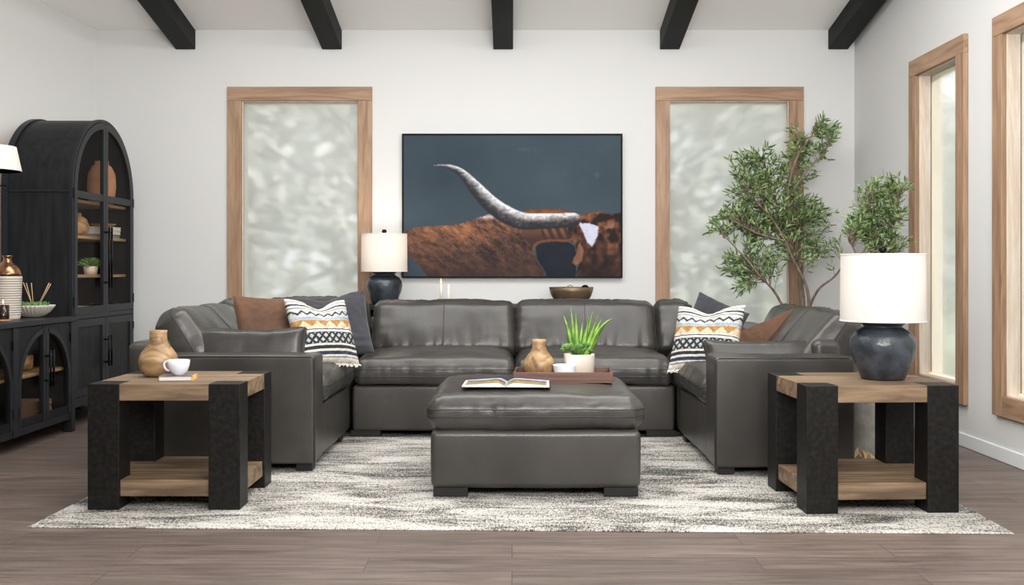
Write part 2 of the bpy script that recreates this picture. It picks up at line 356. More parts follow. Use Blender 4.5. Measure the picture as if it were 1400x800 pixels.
# right wall
m = MB(); ys = [YF, RW[1][0] + CW, RW[1][1] - CW, RW[0][0] + CW, RW[0][1] - CW, YB + WT]
for i in (0, 2, 4): m.box(XR, XR + WT, ys[i], ys[i + 1], 0, 5.0)
for i in (1, 3): m.box(XR, XR + WT, ys[i], ys[i + 1], 0, ZBt + CW); m.box(XR, XR + WT, ys[i], ys[i + 1], RWt - CW, 5.0)
struct(m.build('wall_right', M['wall']))
yy = YF
struct(MB().box(-9, XR + WT, YF - .15, YF, 0, 5.4).build('wall_front', M['wall']))
m = MB(); m.add([(xl(YB), YB, 0), (xl(yy), yy, 0), (xl(yy) - .15, yy, 0), (xl(YB) - .15, YB + .07, 0), (xl(YB), YB, 5.4), (xl(yy), yy, 5.4), (xl(yy) - .15, yy, 5.4), (xl(YB) - .15, YB + .07, 5.4)],
    [(0, 1, 5, 4), (1, 2, 6, 5), (2, 3, 7, 6), (3, 0, 4, 7), (4, 5, 6, 7), (3, 2, 1, 0)]); struct(m.build('wall_left', M['wall']))
# baseboards
def bb(name, m): struct(m.build(name, M['base'], bevel=.006))
bb('baseboard_right', MB().box(XR - .015, XR, YF + .01, YB - .015, 0, .088))
bb('baseboard_back', MB().box(XL, XR, YB - .015, YB, 0, .088))
m = MB(); d = Vector((-LK, -1, 0)).normalized(); nrm = Vector((d.y * -1, d.x, 0)) * .015
a = Vector((xl(YB - .02), YB - .02, 0)); b_ = Vector((xl(yy), yy, 0))
vs = [a, b_, b_ + nrm, a + nrm]; m.add([(*v.xy, 0) for v in vs] + [(*v.xy, .088) for v in vs], [(0, 1, 2, 3), (7, 6, 5, 4), (0, 4, 5, 1), (1, 5, 6, 2), (2, 6, 7, 3), (3, 7, 4, 0)]); bb('baseboard_left', m)
# beams along the ceiling slope
bl = ['leftmost', 'second from the left', 'middle', 'second from the right', 'rightmost']
for k, cx in enumerate([254, 454, 688, 915.5, 1145.5]):
    X = (cx - 700) / 162.8; m = MB(); hw = .083; dz = .165
    m.prism([(y0, zc(y0)), (YB, zc(YB)), (YB, zc(YB) - dz), (y0, zc(y0) - dz)], X - hw, X + hw, 'x')
    struct(m.build('trim_%d' % (k + 1), M['beam'], bevel=.006))
# window frames and panes
def window_back(n, x0, x1):
    t = bpy.data.objects.new('window_%d' % n, None); C.objects.link(t); t.location = ((x0 + x1) / 2, YB, ZBt); struct(t)
    hw = (x1 - x0) / 2; h = ZT - ZBt; p = .028
    for s in (-1, 1):
        a, b = sorted((s * hw, s * (hw - CW))); MB().box(a, b, -p, -.001, 0, h - CW).build('casing', M['oakframe'], t, bevel=.003)
        a, b = sorted((s * (hw - CW), s * (hw - CW - .007))); MB().box(a, b, -.004, WT, CW, h - CW).build('jamb', M['jamb'], t, bevel=.002)
    MB().box(-hw, hw, -p, -.001, h - CW, h).build('head_casing', M['oakframe_x'], t, bevel=.003)
    MB().box(-hw + CW, hw - CW, -p, -.001, 0, CW).build('sill', M['oakframe_x'], t, bevel=.003)
    MB().box(-hw + CW + .007, hw - CW - .007, -.004, WT, h - CW - .007, h - CW).build('jamb', M['jamb'], t)
    MB().box(-hw + CW + .007, hw - CW - .007, -.004, WT, CW, CW + .007).build('jamb', M['jamb'], t)
    MB().box(-hw + CW + .007, hw - CW - .007, .030, .038, CW + .02, h - CW - .007).build('pane', M['frost'], t)
def window_right(n, y0, y1):
    t = bpy.data.objects.new('window_%d' % n, None); C.objects.link(t); t.location = (XR, (y0 + y1) / 2, ZBt); struct(t)
    hw = (y1 - y0) / 2; h = RWt - ZBt; p = .032
    for s in (-1, 1):
        a, b = sorted((s * hw, s * (hw - CW))); MB().box(-p, -.001, a, b, 0, h - CW).build('casing', M['oakframe'], t, bevel=.003)
        a, b = sorted((s * (hw - CW), s * (hw - CW - .007))); MB().box(-.004, WT, a, b, CW, h - CW).build('jamb', M['jamb'], t, bevel=.002)
    MB().box(-p, -.001, -hw, hw, h - CW, h).build('head_casing', M['oakframe_y'], t, bevel=.003)
    MB().box(-p, -.001, -hw + CW, hw - CW, 0, CW).build('sill', M['oakframe_y'], t, bevel=.003)
    MB().box(-.004, WT, -hw + CW + .007, hw - CW - .007, h - CW - .007, h - CW).build('jamb', M['jamb'], t)
    MB().box(-.004, WT, -hw + CW + .007, hw - CW - .007, CW, CW + .007).build('jamb', M['jamb'], t)
    MB().box(.075, .083, -hw + CW + .007, hw - CW - .007, CW + .02, h - CW - .007).build('pane', M['frost_side'], t)
window_back(1, *BW[0]); window_back(2, *BW[1]); window_right(3, *RW[0]); window_right(4, *RW[1])

# ---------------------------------------------------------------- outdoors behind the windows
struct(MB().box(-30, 40, YB + .6, 60, -.35, -.25).box(XR + .6, 40, -10, YB + .6, -.35, -.25).build('ground', M['ground']))
def out_tree(x, y, h, spread, label, seed, lean=0):
    r = random.Random(seed); t = thing('tree', label, 'tree', (x, y, -.25))
    m = MB(); tips = []
    m.tube([(0, 0, 0), (lean * .3, 0, h * .3), (lean, 0, h * .62), (lean * 1.3, .1, h * .85)], [.17, .14, .1, .04], 9)
    for k in range(11):
        a = r.uniform(0, 6.28); z = h * r.uniform(.06, .5); L = spread * r.uniform(.6, 1)
        p0 = Vector((lean * z / h, 0, z)); p2 = p0 + Vector((math.cos(a) * L, math.sin(a) * L * .6, L * r.uniform(.3, .9)))
        m.tube([p0, (p0 + p2) / 2 + Vector((0, 0, .25)), p2], [.07, .05, .015], 6); tips += [p2, (p0 + p2) / 2]
    m.build('trunk', M['treebark'], t, smooth=True)
    f = MB()
    for k in range(2200):
        c = r.choice(tips) + Vector((r.gauss(0, spread * .3), r.gauss(0, spread * .3), r.gauss(0, spread * .33)))
        if c.z < .1: continue
        s = r.uniform(.05, .17); q = Matrix.Rotation(r.uniform(0, 6.28), 3, Vector((r.uniform(-1, 1), r.uniform(-1, 1), r.uniform(-1, 1))).normalized())
        vs = [c + q @ Vector(v) * s for v in ((-1, 0, 0), (-.3, .5, .1), (.6, .35, 0), (1, 0, 0), (.3, -.5, .1), (-.6, -.35, 0))]
        f.add(vs, [(0, 1, 2, 3, 4, 5)])
    f.build('foliage', M['treeleaf'], t)
TL = 'hazy leafy tree outdoors, '
out_tree(-3.7, 13.5, 6.5, 1.9, TL + 'at the left in the left back window', 1, .5)
out_tree(-2.6, 15.5, 7.5, 2.2, TL + 'thick trunk in the middle of the left back window', 2, -.4)
out_tree(2.1, 14.5, 6.5, 2.0, TL + 'at the left in the right back window', 4, .9)
out_tree(4.2, 17, 7.5, 2.2, TL + 'behind the potted tree in the right back window', 5, -.5)
out_tree(6.6, 12.4, 5.5, 1.7, TL + 'seen through the nearer part of the right wall windows', 6, .3)
out_tree(6.6, 15.6, 6.5, 1.9, TL + 'seen through the farther right wall window', 7, -.3)

# ---------------------------------------------------------------- rug
rg = MB(); nx, ny = 60, 44; W2, D0, D1 = 2.12, 0, 3.45
rg.box(-W2, W2, D0, D1, 0, .005)
rug = rg.build('area_rug', M['rug'], loc=(.012, 4.275, 0.0005), rot=(0, 0, R(-1.45)), bevel=.002)
tag(rug, 'large distressed grey and ivory woven area rug under the sofa and tables', 'rug')
RZ = .0058

# ---------------------------------------------------------------- cushion makers
def f4(t, p=4): return max(0.0, 1 - abs(t) ** p)
def puff(w, d, h, crown=.03, Rc=.07, rz=None, wr=.004, seed=0, step=.02, post=None, bulge=.0, lump=.008, low=True, fine=17.0):
    """soft box: rim radius Rc in plan, rz in section, crowned top (and bottom if low)"""
    a, b, c = w / 2, d / 2, h / 2; rz = min(c, rz or c * .95)
    sd = Vector((seed * 7.3, seed * 3.1, seed * 1.7))
    def fn(x0_, y0_, z0_):
        q = Vector((max(-(a - Rc), min(a - Rc, x0_)), max(-(b - Rc), min(b - Rc, y0_)), max(-(c - rz), min(c - rz, z0_))))
        dn = Vector(((x0_ - q.x) / Rc, (y0_ - q.y) / Rc, (z0_ - q.z) / rz)); L = dn.length
        if L > 1e-9: dn *= max(abs(dn.x), abs(dn.y), abs(dn.z)) / L
        x, y, z = q.x + dn.x * Rc, q.y + dn.y * Rc, q.z + dn.z * rz
        cr = crown * ((1 - abs(x0_ / a) ** 3) * (1 - abs(y0_ / b) ** 3)) ** .8 * (z0_ / c)
        if z0_ < 0 and not low: cr = 0
        z += cr
        bl_ = bulge * (1 - (z0_ / c) ** 2)
        x += math.copysign(bl_ * (abs(x0_) / a) ** 8, x); y += math.copysign(bl_ * (abs(y0_) / b) ** 8, y)
        n = Vector(((x0_ / a) ** 7, (y0_ / b) ** 7, (z0_ / c) ** 3)); n = n.normalized() if n.length > 0 else Vector((0, 0, 1))
        wy = math.exp(-max(0, b - abs(y0_)) / .09); wx = math.exp(-max(0, a - abs(x0_)) / .09)
        q1 = noise.noise(Vector((x * fine, y * 3.0, z * 5)) + sd); q2 = noise.noise(Vector((x * 3.0, y * fine, z * 5)) + sd * 2)
        q3 = noise.noise(Vector((x * fine * 2, y * 4.0, z * 5)) + sd * 3); q4 = noise.noise(Vector((x * 4.0, y * fine * 2, z * 5)) + sd * 4)
        patch = .25 + 1.5 * abs(noise.noise(Vector((x * 2.3, y * 2.3, 5)) + sd))
        s_ = wr * 2.4 * ((.3 - abs(q1) - .6 * abs(q3)) * wy + (.3 - abs(q2) - .6 * abs(q4)) * wx) * patch
        s_ += lump * noise.noise(Vector((x * 3.1, y * 3.1, z * 2)) + sd * 3) + wr * .8 * noise.noise(Vector((x * 8, y * 8, z * 5)) + sd)
        p = Vector((x, y, z)) + n * s_
        if post: p = post(p, x0_ / a, y0_ / b, z0_ / c)
        return p
    def ticks(hl, R_, n):                 # positions from -hl to hl, denser in the rim
        k = 5; inner = [-(hl - R_) + 2 * (hl - R_) * i / n for i in range(n + 1)]
        rim = [hl - R_ * (1 - math.tan((i + 1) / k * math.pi / 4)) for i in range(k)]
        return [-t for t in reversed(rim)] + inner + rim
    xs_ = ticks(a, Rc, max(4, int((w - 2 * Rc) / step))); ys_ = ticks(b, Rc, max(4, int((d - 2 * Rc) / step))); zs_ = ticks(c, rz, max(1, int((h - 2 * rz) / step)) if c - rz > .002 else 1)
    if c - rz <= .002: zs_ = [t for i, t in enumerate(zs_) if i != len(zs_) // 2]
    nx, ny, nz = len(xs_) - 1, len(ys_) - 1, len(zs_) - 1
    mb = MB(); idx = {}
    def vid(i, j, k):
        if (i, j, k) not in idx: idx[(i, j, k)] = len(mb.v); mb.v.append(tuple(fn(xs_[i], ys_[j], zs_[k])))
        return idx[(i, j, k)]
    for i in range(nx):
        for j in range(ny):
            mb.f.append((vid(i, j, nz), vid(i + 1, j, nz), vid(i + 1, j + 1, nz), vid(i, j + 1, nz)))
            mb.f.append((vid(i, j, 0), vid(i, j + 1, 0), vid(i + 1, j + 1, 0), vid(i + 1, j, 0)))
    for k in range(nz):
        for i in range(nx):
            mb.f.append((vid(i, 0, k), vid(i + 1, 0, k), vid(i + 1, 0, k + 1), vid(i, 0, k + 1)))
            mb.f.append((vid(i, ny, k), vid(i, ny, k + 1), vid(i + 1, ny, k + 1), vid(i + 1, ny, k)))
        for j in range(ny):
            mb.f.append((vid(0, j, k), vid(0, j, k + 1), vid(0, j + 1, k + 1), vid(0, j + 1, k)))
            mb.f.append((vid(nx, j, k), vid(nx, j + 1, k), vid(nx, j + 1, k + 1), vid(nx, j, k + 1)))
    def loop(zf, N=60):
        z_ = zf * c
        return [fn(-a + w * i / N, -b, z_) for i in range(N)] + [fn(a, -b + d * i / N, z_) for i in range(N)] + [fn(a - w * i / N, b, z_) for i in range(N)] + [fn(-a, b - d * i / N, z_) for i in range(N)]
    return mb, loop, fn

def cushion(name, parent, w, d, h, loc, rot=(0, 0, 0), seams=(.3, -.3), **k):
    mb, loop, fn = puff(w, d, h, **k)
    o = mb.build(name, M['leather'], parent, loc, rot, smooth=True)
    for s in seams: MB().tube(loop(s), .0034, 6, closed=True).build('piping', M['piping'], o, smooth=True)
    return o, fn

def base_block(name, parent, w, d, h, loc, r=.035, seed=0, mat_=None, crown=.004):
    """upholstered block, origin at its bottom centre"""
    mb, loop, fn = puff(w, d, h, crown=crown, Rc=r, rz=r, wr=.0012, seed=seed, step=.035, bulge=.003, lump=.005)
    mb.v = [(p[0], p[1], p[2] + h / 2) for p in mb.v]
    return mb.build(name, mat_ or M['leather'], parent, loc, smooth=True)

# ---------------------------------------------------------------- sectional sofa
sofa = thing('sectional_sofa', 'large U-shaped grey leather sectional sofa facing the ottoman', 'sofa', (0, 6.6, RZ))
def S(x, y, z=0): return (x, y - 6.6, z)
ZB0 = .045
# left wing (X -2.125 .. -1.08), right wing (X 1.10 .. 1.92)
def foot(x, y, sx=.09, sy=.09): MB().box(-sx / 2, sx / 2, -sy / 2, sy / 2, 0, ZB0).build('foot', M['blackfoot'], sofa, S(x, y), bevel=.003)
YA = {-1: 5.485, 1: 5.39}; XI = {-1: -1.085, 1: 1.10}; XO = {-1: -2.125, 1: 1.87}
for s in (-1, 1):
    ya = YA[s]; xi = XI[s]; xo = XO[s]; w_ = abs(xo - xi)
    armw = w_ - .16
    # arm
    aw = armw if s < 0 else w_ - .01
    ao = base_block('arm', sofa, aw, .245, .60, S(xi + s * aw / 2, ya + .1225, ZB0), r=.022, seed=3 + s)
    xe = -s * (aw / 2 - .004); e_ = -.1225 + .0015
    MB().tube([(xe, e_ - .001, .01), (xe, e_ - .001, .3), (xe, e_, .56), (xe + s * .006, e_, .585), (xe + s * .02, e_, .594), (xe + s * .3, e_, .5955), (-xe - s * .03, e_, .5945)], .0028, 6).build('piping', M['piping'], ao, smooth=True)
    # back frame of wing, runs to the corner
    yb_ = ya if s < 0 else ya + .247
    L = 7.70 - yb_
    base_block('back_frame', sofa, .16, L, .675, S(xo - s * .08, yb_ + L / 2, ZB0), r=.045, seed=6 + s)
    y1 = ya + .25; y2 = 6.64
    base_block('seat_base', sofa, armw - .01, y2 - y1, .30, S(xi + s * armw / 2 + s * .005, (y1 + y2) / 2, ZB0), r=.02, seed=8 + s)
    base_block('seat_base', sofa, armw - .01, 7.52 - 6.66, .30, S(xi + s * armw / 2 + s * .005, (6.66 + 7.52) / 2, ZB0), r=.02, seed=10 + s)
    cushion('seat_cushion', sofa, armw + .03, y2 - y1 - .005, .165, S(xi + s * armw / 2 - s * .02, (y1 + y2) / 2, .345 + .09), crown=.045, seed=12 + s, wr=.006, Rc=.06, seams=(.2, -.62), low=False)
    cushion('seat_cushion', sofa, armw - .03, 7.5 - 6.665, .165, S(xi + s * armw / 2 + s * .02, (6.665 + 7.5) / 2, .345 + .09), crown=.045, seed=14 + s, wr=.006, Rc=.06, seams=(.2, -.62), low=False)
    for fx in (xi + s * .07, xo - s * .08):
        foot(fx, ya + .09); foot(fx, 7.6)
    foot(xi + s * .07, 6.5)
# middle run
base_block('back_frame', sofa, 1.885 + 2.0, .17, .675, S(-.06, 7.615, ZB0), r=.05, seed=20)
XM = .02
for k, (xa, xb) in enumerate(((-1.07, XM), (XM, 1.09))):
    base_block('seat_base', sofa, xb - xa - .012, 7.52 - 6.645, .30, S((xa + xb) / 2, (6.645 + 7.52) / 2, ZB0), r=.02, seed=22 + k)
    cushion('seat_cushion', sofa, xb - xa - .004, 7.5 - 6.60, .175, S((xa + xb) / 2, (6.6 + 7.5) / 2, .345 + .09), crown=.05, seed=24 + k, wr=.008, Rc=.065, seams=(.25, -.3), low=False)
foot(-.98, 6.72, .2, .1); foot(1.0, 6.72, .2, .1); foot(.02, 6.72, .1, .1)

def back_cushion(x, y, rz, w, h=.44, t=.2, lean=74, seed=0, z=.50, seam=True, n='back_cushion', roll=0):
    def post(p, u, v, q):
        # v: -1 bottom .. 1 top ; q>0 front
        p = p.copy(); p.z *= 1.0 - .24 * v
        p.y -= .014 * u * u * max(0, v) + .008 * math.cos(u * 3.1) * 0
        fold = math.exp(-(v + 1) / .34) * max(0, q)
        p.z -= .05 * fold * abs(noise.noise(Vector((u * 9.5 + seed, v * 1.0, seed))))
        p.x *= 1 - .02 * v
        return p
    lr = R(lean)
    o, fn = cushion(n, sofa, w, h, t, S(x, y, z + h / 2 * math.sin(lr)), (lr, roll, rz), crown=.03, seed=seed, wr=.007, seams=(.35,), post=post, Rc=.075, lump=.012, step=.018)
    if seam:
        pts = [fn(0.0, -h / 2 + .02 + (h - .04) * i / 24, t / 2) + Vector((0, 0, .001)) for i in range(25)]
        MB().tube(pts, .0022, 6).build('seam', M['piping'], o, smooth=True)
    return o
back_cushion(-.50, 7.40, 0, 1.07, .44, .22, 76, 31, z=.47)
back_cushion(.535, 7.40, 0, 1.06, .44, .22, 76, 33, z=.47)
# corner cushions facing the room
back_cushion(-1.46, 7.47, 0, .80, .46, .2, 76, 35, seam=False, z=.47)
back_cushion(1.20, 7.44, 0, .30, .44, .17, 76, 37, seam=False, z=.47)
# wing cushions facing inwards
back_cushion(-1.90, 6.24, R(90), .98, .50, .25, 60, 39, z=.45)
back_cushion(-1.93, 7.08, R(90), .62, .46, .2, 72, 41, seam=False, z=.47)
back_cushion(1.84, 6.14, R(-90), .98, .50, .25, 58, 43, z=.44)
back_cushion(1.93, 7.02, R(-90), .66, .44, .2, 66, 45, seam=False, z=.46)

# ---------------------------------------------------------------- ottoman
ott = thing('ottoman', 'square grey leather ottoman in the middle of the rug', 'ottoman', (.117, 5.36, RZ))
base_block('base', ott, 1.03, .97, .285, (0, 0, .045), r=.03, seed=51)
OC, OFN = cushion('cushion', ott, 1.065, 1.0, .175, (0, 0, .323 + .0875), crown=.028, seed=53, wr=.008, seams=(.28, -.12), Rc=.075, rz=.075, low=False, step=.016, bulge=.004)
for sx in (-1, 1):
    for sy in (-1, 1):
        MB().box(-.085, .085, -.04, .04, 0, .05).build('foot', M['blackfoot'], ott, (sx * .42, sy * .42, 0), bevel=.003)

# ---------------------------------------------------------------- end tables
def end_table(label, loc, rz):
    t = thing('end_table', label, 'end table', loc, rz, 'matching block-leg end tables')
    W, D, Ht, L = .71, .605, .586, .147; th = .078
    for sx in (0, 1):
        for sy in (0, 1):
            x = sx * (W - L); y = sy * (D - .14)
            MB().box(x, x + L, y, y + .14, 0, Ht).build('leg', M['leg'], t, bevel=.003)
    tp = MB(); e = .003
    tp.box(L, W - L, e, D - e, Ht - th, Ht - .0005); tp.box(e, L, .14, D - .14, Ht - th, Ht - .0005); tp.box(W - L, W - e, .14, D - .14, Ht - th, Ht - .0005)
    tp.build('tabletop', M['tablewood'], t, bevel=.002)
    sh = MB(); sh.box(L, W - L, .012, D - .012, .06, .06 + th); sh.box(.012, L, .14, D - .14, .06, .06 + th); sh.box(W - L, W - .012, .14, D - .14, .06, .06 + th)
    sh.build('shelf', M['tablewood'], t, bevel=.003)
    return t
end_table('oak and black end table at the left, holding the white cup', (-1.976, 4.633, RZ), 0)
end_table('oak and black end table at the right, holding the table lamp', (1.347, 4.552, RZ), R(2.2))
TZ = RZ + .586

# ---------------------------------------------------------------- lamps
def table_lamp(label, loc, s=1, power=14, rz=0):
    t = thing('table_lamp', label, 'table lamp', loc, rz, 'dark ceramic table lamps')
    pr = [(.09, 0), (.102, .006), (.125, .06), (.148, .12), (.156, .165), (.150, .20), (.128, .232), (.098, .248), (.090, .255), (.092, .263), (.102, .268), (.103, .274), (.096, .279), (.074, .279), (.070, .262), (.0, .262)]
    MB().lathe([(r * s, z * s) for r, z in pr], 64).build('base', M['ceramic'], t, smooth=True)
    MB().lathe([(.012 * s, .262 * s), (.012 * s, .33 * s), (.02 * s, .33 * s), (.02 * s, .36 * s), (.0, .36 * s)], 20).build('stem', M['chrome'], t, smooth=True)
    sh = MB(); ro, zt, zb = .199 * s, .606 * s, .284 * s; n = 72; rb = ro; rt = ro * .985
    sh.lathe([(rb, zb), (rt, zt), (rt - .003, zt), (rb - .003, zb), (rb, zb)], n); sh.build('shade', M['shade'], t, auto=40)
    MB().tube([(rt * math.cos(q * .1309), rt * math.sin(q * .1309), zt) for q in range(48)], .0035 * s, 6, True).build('trim', M['fringe'], t, smooth=True)
    MB().tube([(rb * math.cos(q * .1309), rb * math.sin(q * .1309), zb) for q in range(48)], .0035 * s, 6, True).build('trim', M['fringe'], t, smooth=True)
    sp = MB()
    for q in range(3):
        a = q * 2.094; sp.tube([(0, 0, zt - .02 * s), (rt * math.cos(a), rt * math.sin(a), zt - .012 * s)], .002, 6)
    sp.tube([(0, 0, .36 * s), (0, 0, zt)], .003, 6); sp.build('spider', M['chrome'], t)
    MB().lathe([(.008 * s, 0), (.011 * s, .008 * s), (.019 * s, .016 * s), (.022 * s, .028 * s), (.016 * s, .040 * s), (0, .044 * s)], 20, (0, 0, zt - .002 * s)).build('finial', M['metalblack'], t, smooth=True)
    MB().lathe([(0, .365 * s), (.012 * s, .37 * s), (.03 * s, .41 * s), (.022 * s, .445 * s), (0, .455 * s)], 16).build('bulb', M['bulb'], t, smooth=True)
    l = bpy.data.lights.new('lamp_light', 'POINT'); l.energy = power; l.color = (1, .86, .70); l.shadow_soft_size = .06
    lo = bpy.data.objects.new('lamp_light', l); C.objects.link(lo); lo.parent = t; lo.location = (0, 0, .5 * s)
    return t
table_lamp('dark blue-grey ceramic lamp with white drum shade on the right end table', (1.806, 4.85, TZ), 1.0, 1.0)
CT = .85                                     # console table top behind the sofa
table_lamp('grey ceramic lamp with white drum shade standing behind the sofa', (-1.02, 7.95, CT), .926, 5.5)

# console table behind the sofa
ct = thing('console_table', 'narrow dark console table behind the sofa, carrying lamp, candles and bowl', 'console table', (-.1, 7.97, 0))
MB().box(-1.2, 1.2, -.17, .17, CT - .04, CT).build('tabletop', M['black'], ct, bevel=.003)
for sx in (-1, 1):
    for sy in (-1, 1): MB().box(-.025, .025, -.025, .025, 0, CT - .04).build('leg', M['black'], ct, (sx * 1.16, sy * .135, 0), bevel=.002)
MB().box(-1.13, 1.13, -.012, .012, CT - .1, CT - .04).build('apron', M['black'], ct)

# candles and holder, bowl
def candle(px, top, bottom, label, y=7.93):
    k = F / y; X = (px - 700) / k; zt = H + (HY - top) / k; r = .0095
    t = thing('candle', label, 'candle', (X, y, bottom))
    MB().lathe([(r, 0), (r, zt - bottom - .002), (r * .7, zt - bottom), (0, zt - bottom)], 16).build('wax', M['wax'], t, smooth=True)
    MB().tube([(0, 0, zt - bottom), (0, 0, zt - bottom + .008)], .001, 5).build('wick', M['soil'], t)
    h = zt - bottom + .004
    MB().lathe([(0, h), (.005, h + .008), (.006, h + .014), (.003, h + .028), (0, h + .042)], 12).build('flame', M['flame'], t, smooth=True)
k = F / 7.93
MB().lathe([(.03, 0), (.034, .012), (.03, .024), (.034, .034), (.030, .045), (.011, .045), (.011, .032), (0, .032)], 28).build('candle_holder', M['shelfwood'], loc=((602.5 - 700) / k, 7.93, CT), smooth=True)
tag(bpy.data.objects['candle_holder'], 'small ringed wooden candle holder behind the sofa', 'candle holder')
candle(603, 388.5, CT + .032, 'taller lit white taper candle standing in the wooden holder')
MB().lathe([(.022, 0), (.022, .012), (.0105, .016), (.0105, .006), (0, .006)], 24).build('candle_holder', M['shelfwood'], loc=((613.5 - 700) / (F / 7.93), 7.93, CT), smooth=True)
tag(bpy.data.objects['candle_holder.001'], 'low wooden candle cup right of the ringed candle holder', 'candle holder')
candle(613.5, 396, CT + .006, 'shorter lit white taper candle, right of the taller one')
k = F / 7.95
bowl = thing('bowl', 'brown bronze bowl standing behind the right back cushion', 'bowl', ((781 - 700) / k, 7.95, CT))
MB().lathe([(.10, 0), (.135, .03), (.16, .07), (.172, .105), (.178, .138), (.172, .138), (.165, .1), (.15, .065), (.12, .03), (0, .012)], 56).build('shell', M['bowlmetal'], bowl, smooth=True)
o = MB().lathe([(.035 * math.sin(i * math.pi / 12), -.035 * math.cos(i * math.pi / 12)) for i in range(13)], 24).build('decorative_ball', M['metalblack'], loc=((800 - 700) / k, 7.95, CT + .122), smooth=True)
tag(o, 'dark ball showing over the rim of the bronze bowl', 'decorative ball')
o = MB().tube([(.03 * math.cos(i * .2618), 0, .03 * math.sin(i * .2618)) for i in range(24)], .004, 8, True).build('decorative_ring', M['greybook'], loc=((779.5 - 700) / k, 7.95, CT + .122), smooth=True)
tag(o, 'thin blue-grey ring standing up inside the bronze bowl', 'decorative ring')

# ---------------------------------------------------------------- picture
def tolin(a):
    a = a / 255.0; return np.where(a <= .04045, a / 12.92, ((a + .055) / 1.055) ** 2.4)
def inpoly(X, Y, poly):
    ins = np.zeros(X.shape, bool); n = len(poly)
    for i in range(n):
        x1, y1 = poly[i]; x2, y2 = poly[(i + 1) % n]
        c = ((y1 > Y) != (y2 > Y)); xx = (x2 - x1) * (Y - y1) / ((y2 - y1) if y2 != y1 else 1e-9) + x1
        ins ^= (c & (X < xx))
    return ins
def vnoise(X, Y, seed=0):
    def hsh(i, j): 
        v = np.sin(i * 127.1 + j * 311.7 + seed * 74.7) * 43758.5453; return v - np.floor(v)
    i = np.floor(X); j = np.floor(Y); u = X - i; v = Y - j; u = u * u * (3 - 2 * u); v = v * v * (3 - 2 * v)
    return (hsh(i, j) * (1 - u) + hsh(i + 1, j) * u) * (1 - v) + (hsh(i, j + 1) * (1 - u) + hsh(i + 1, j + 1) * u) * v
def fbm(X, Y, seed=0, o=4):
    s = 0; a = .5
    for k in range(o): s = s + a * vnoise(X * 2 ** k, Y * 2 ** k, seed + k); a *= .5
    return s
def catmull(pts, n=16):
    pts = np.array(pts, float); out = []
    P = np.vstack([2 * pts[0] - pts[1], pts, 2 * pts[-1] - pts[-2]])
    for i in range(1, len(P) - 2):
        for t in np.linspace(0, 1, n, endpoint=False):
            p0, p1, p2, p3 = P[i - 1:i + 3]
            out.append(.5 * (2 * p1 + (p2 - p0) * t + (2 * p0 - 5 * p1 + 4 * p2 - p3) * t * t + (3 * p1 - p0 - 3 * p2 + p3) * t ** 3))
    out.append(P[-2]); return np.array(out)
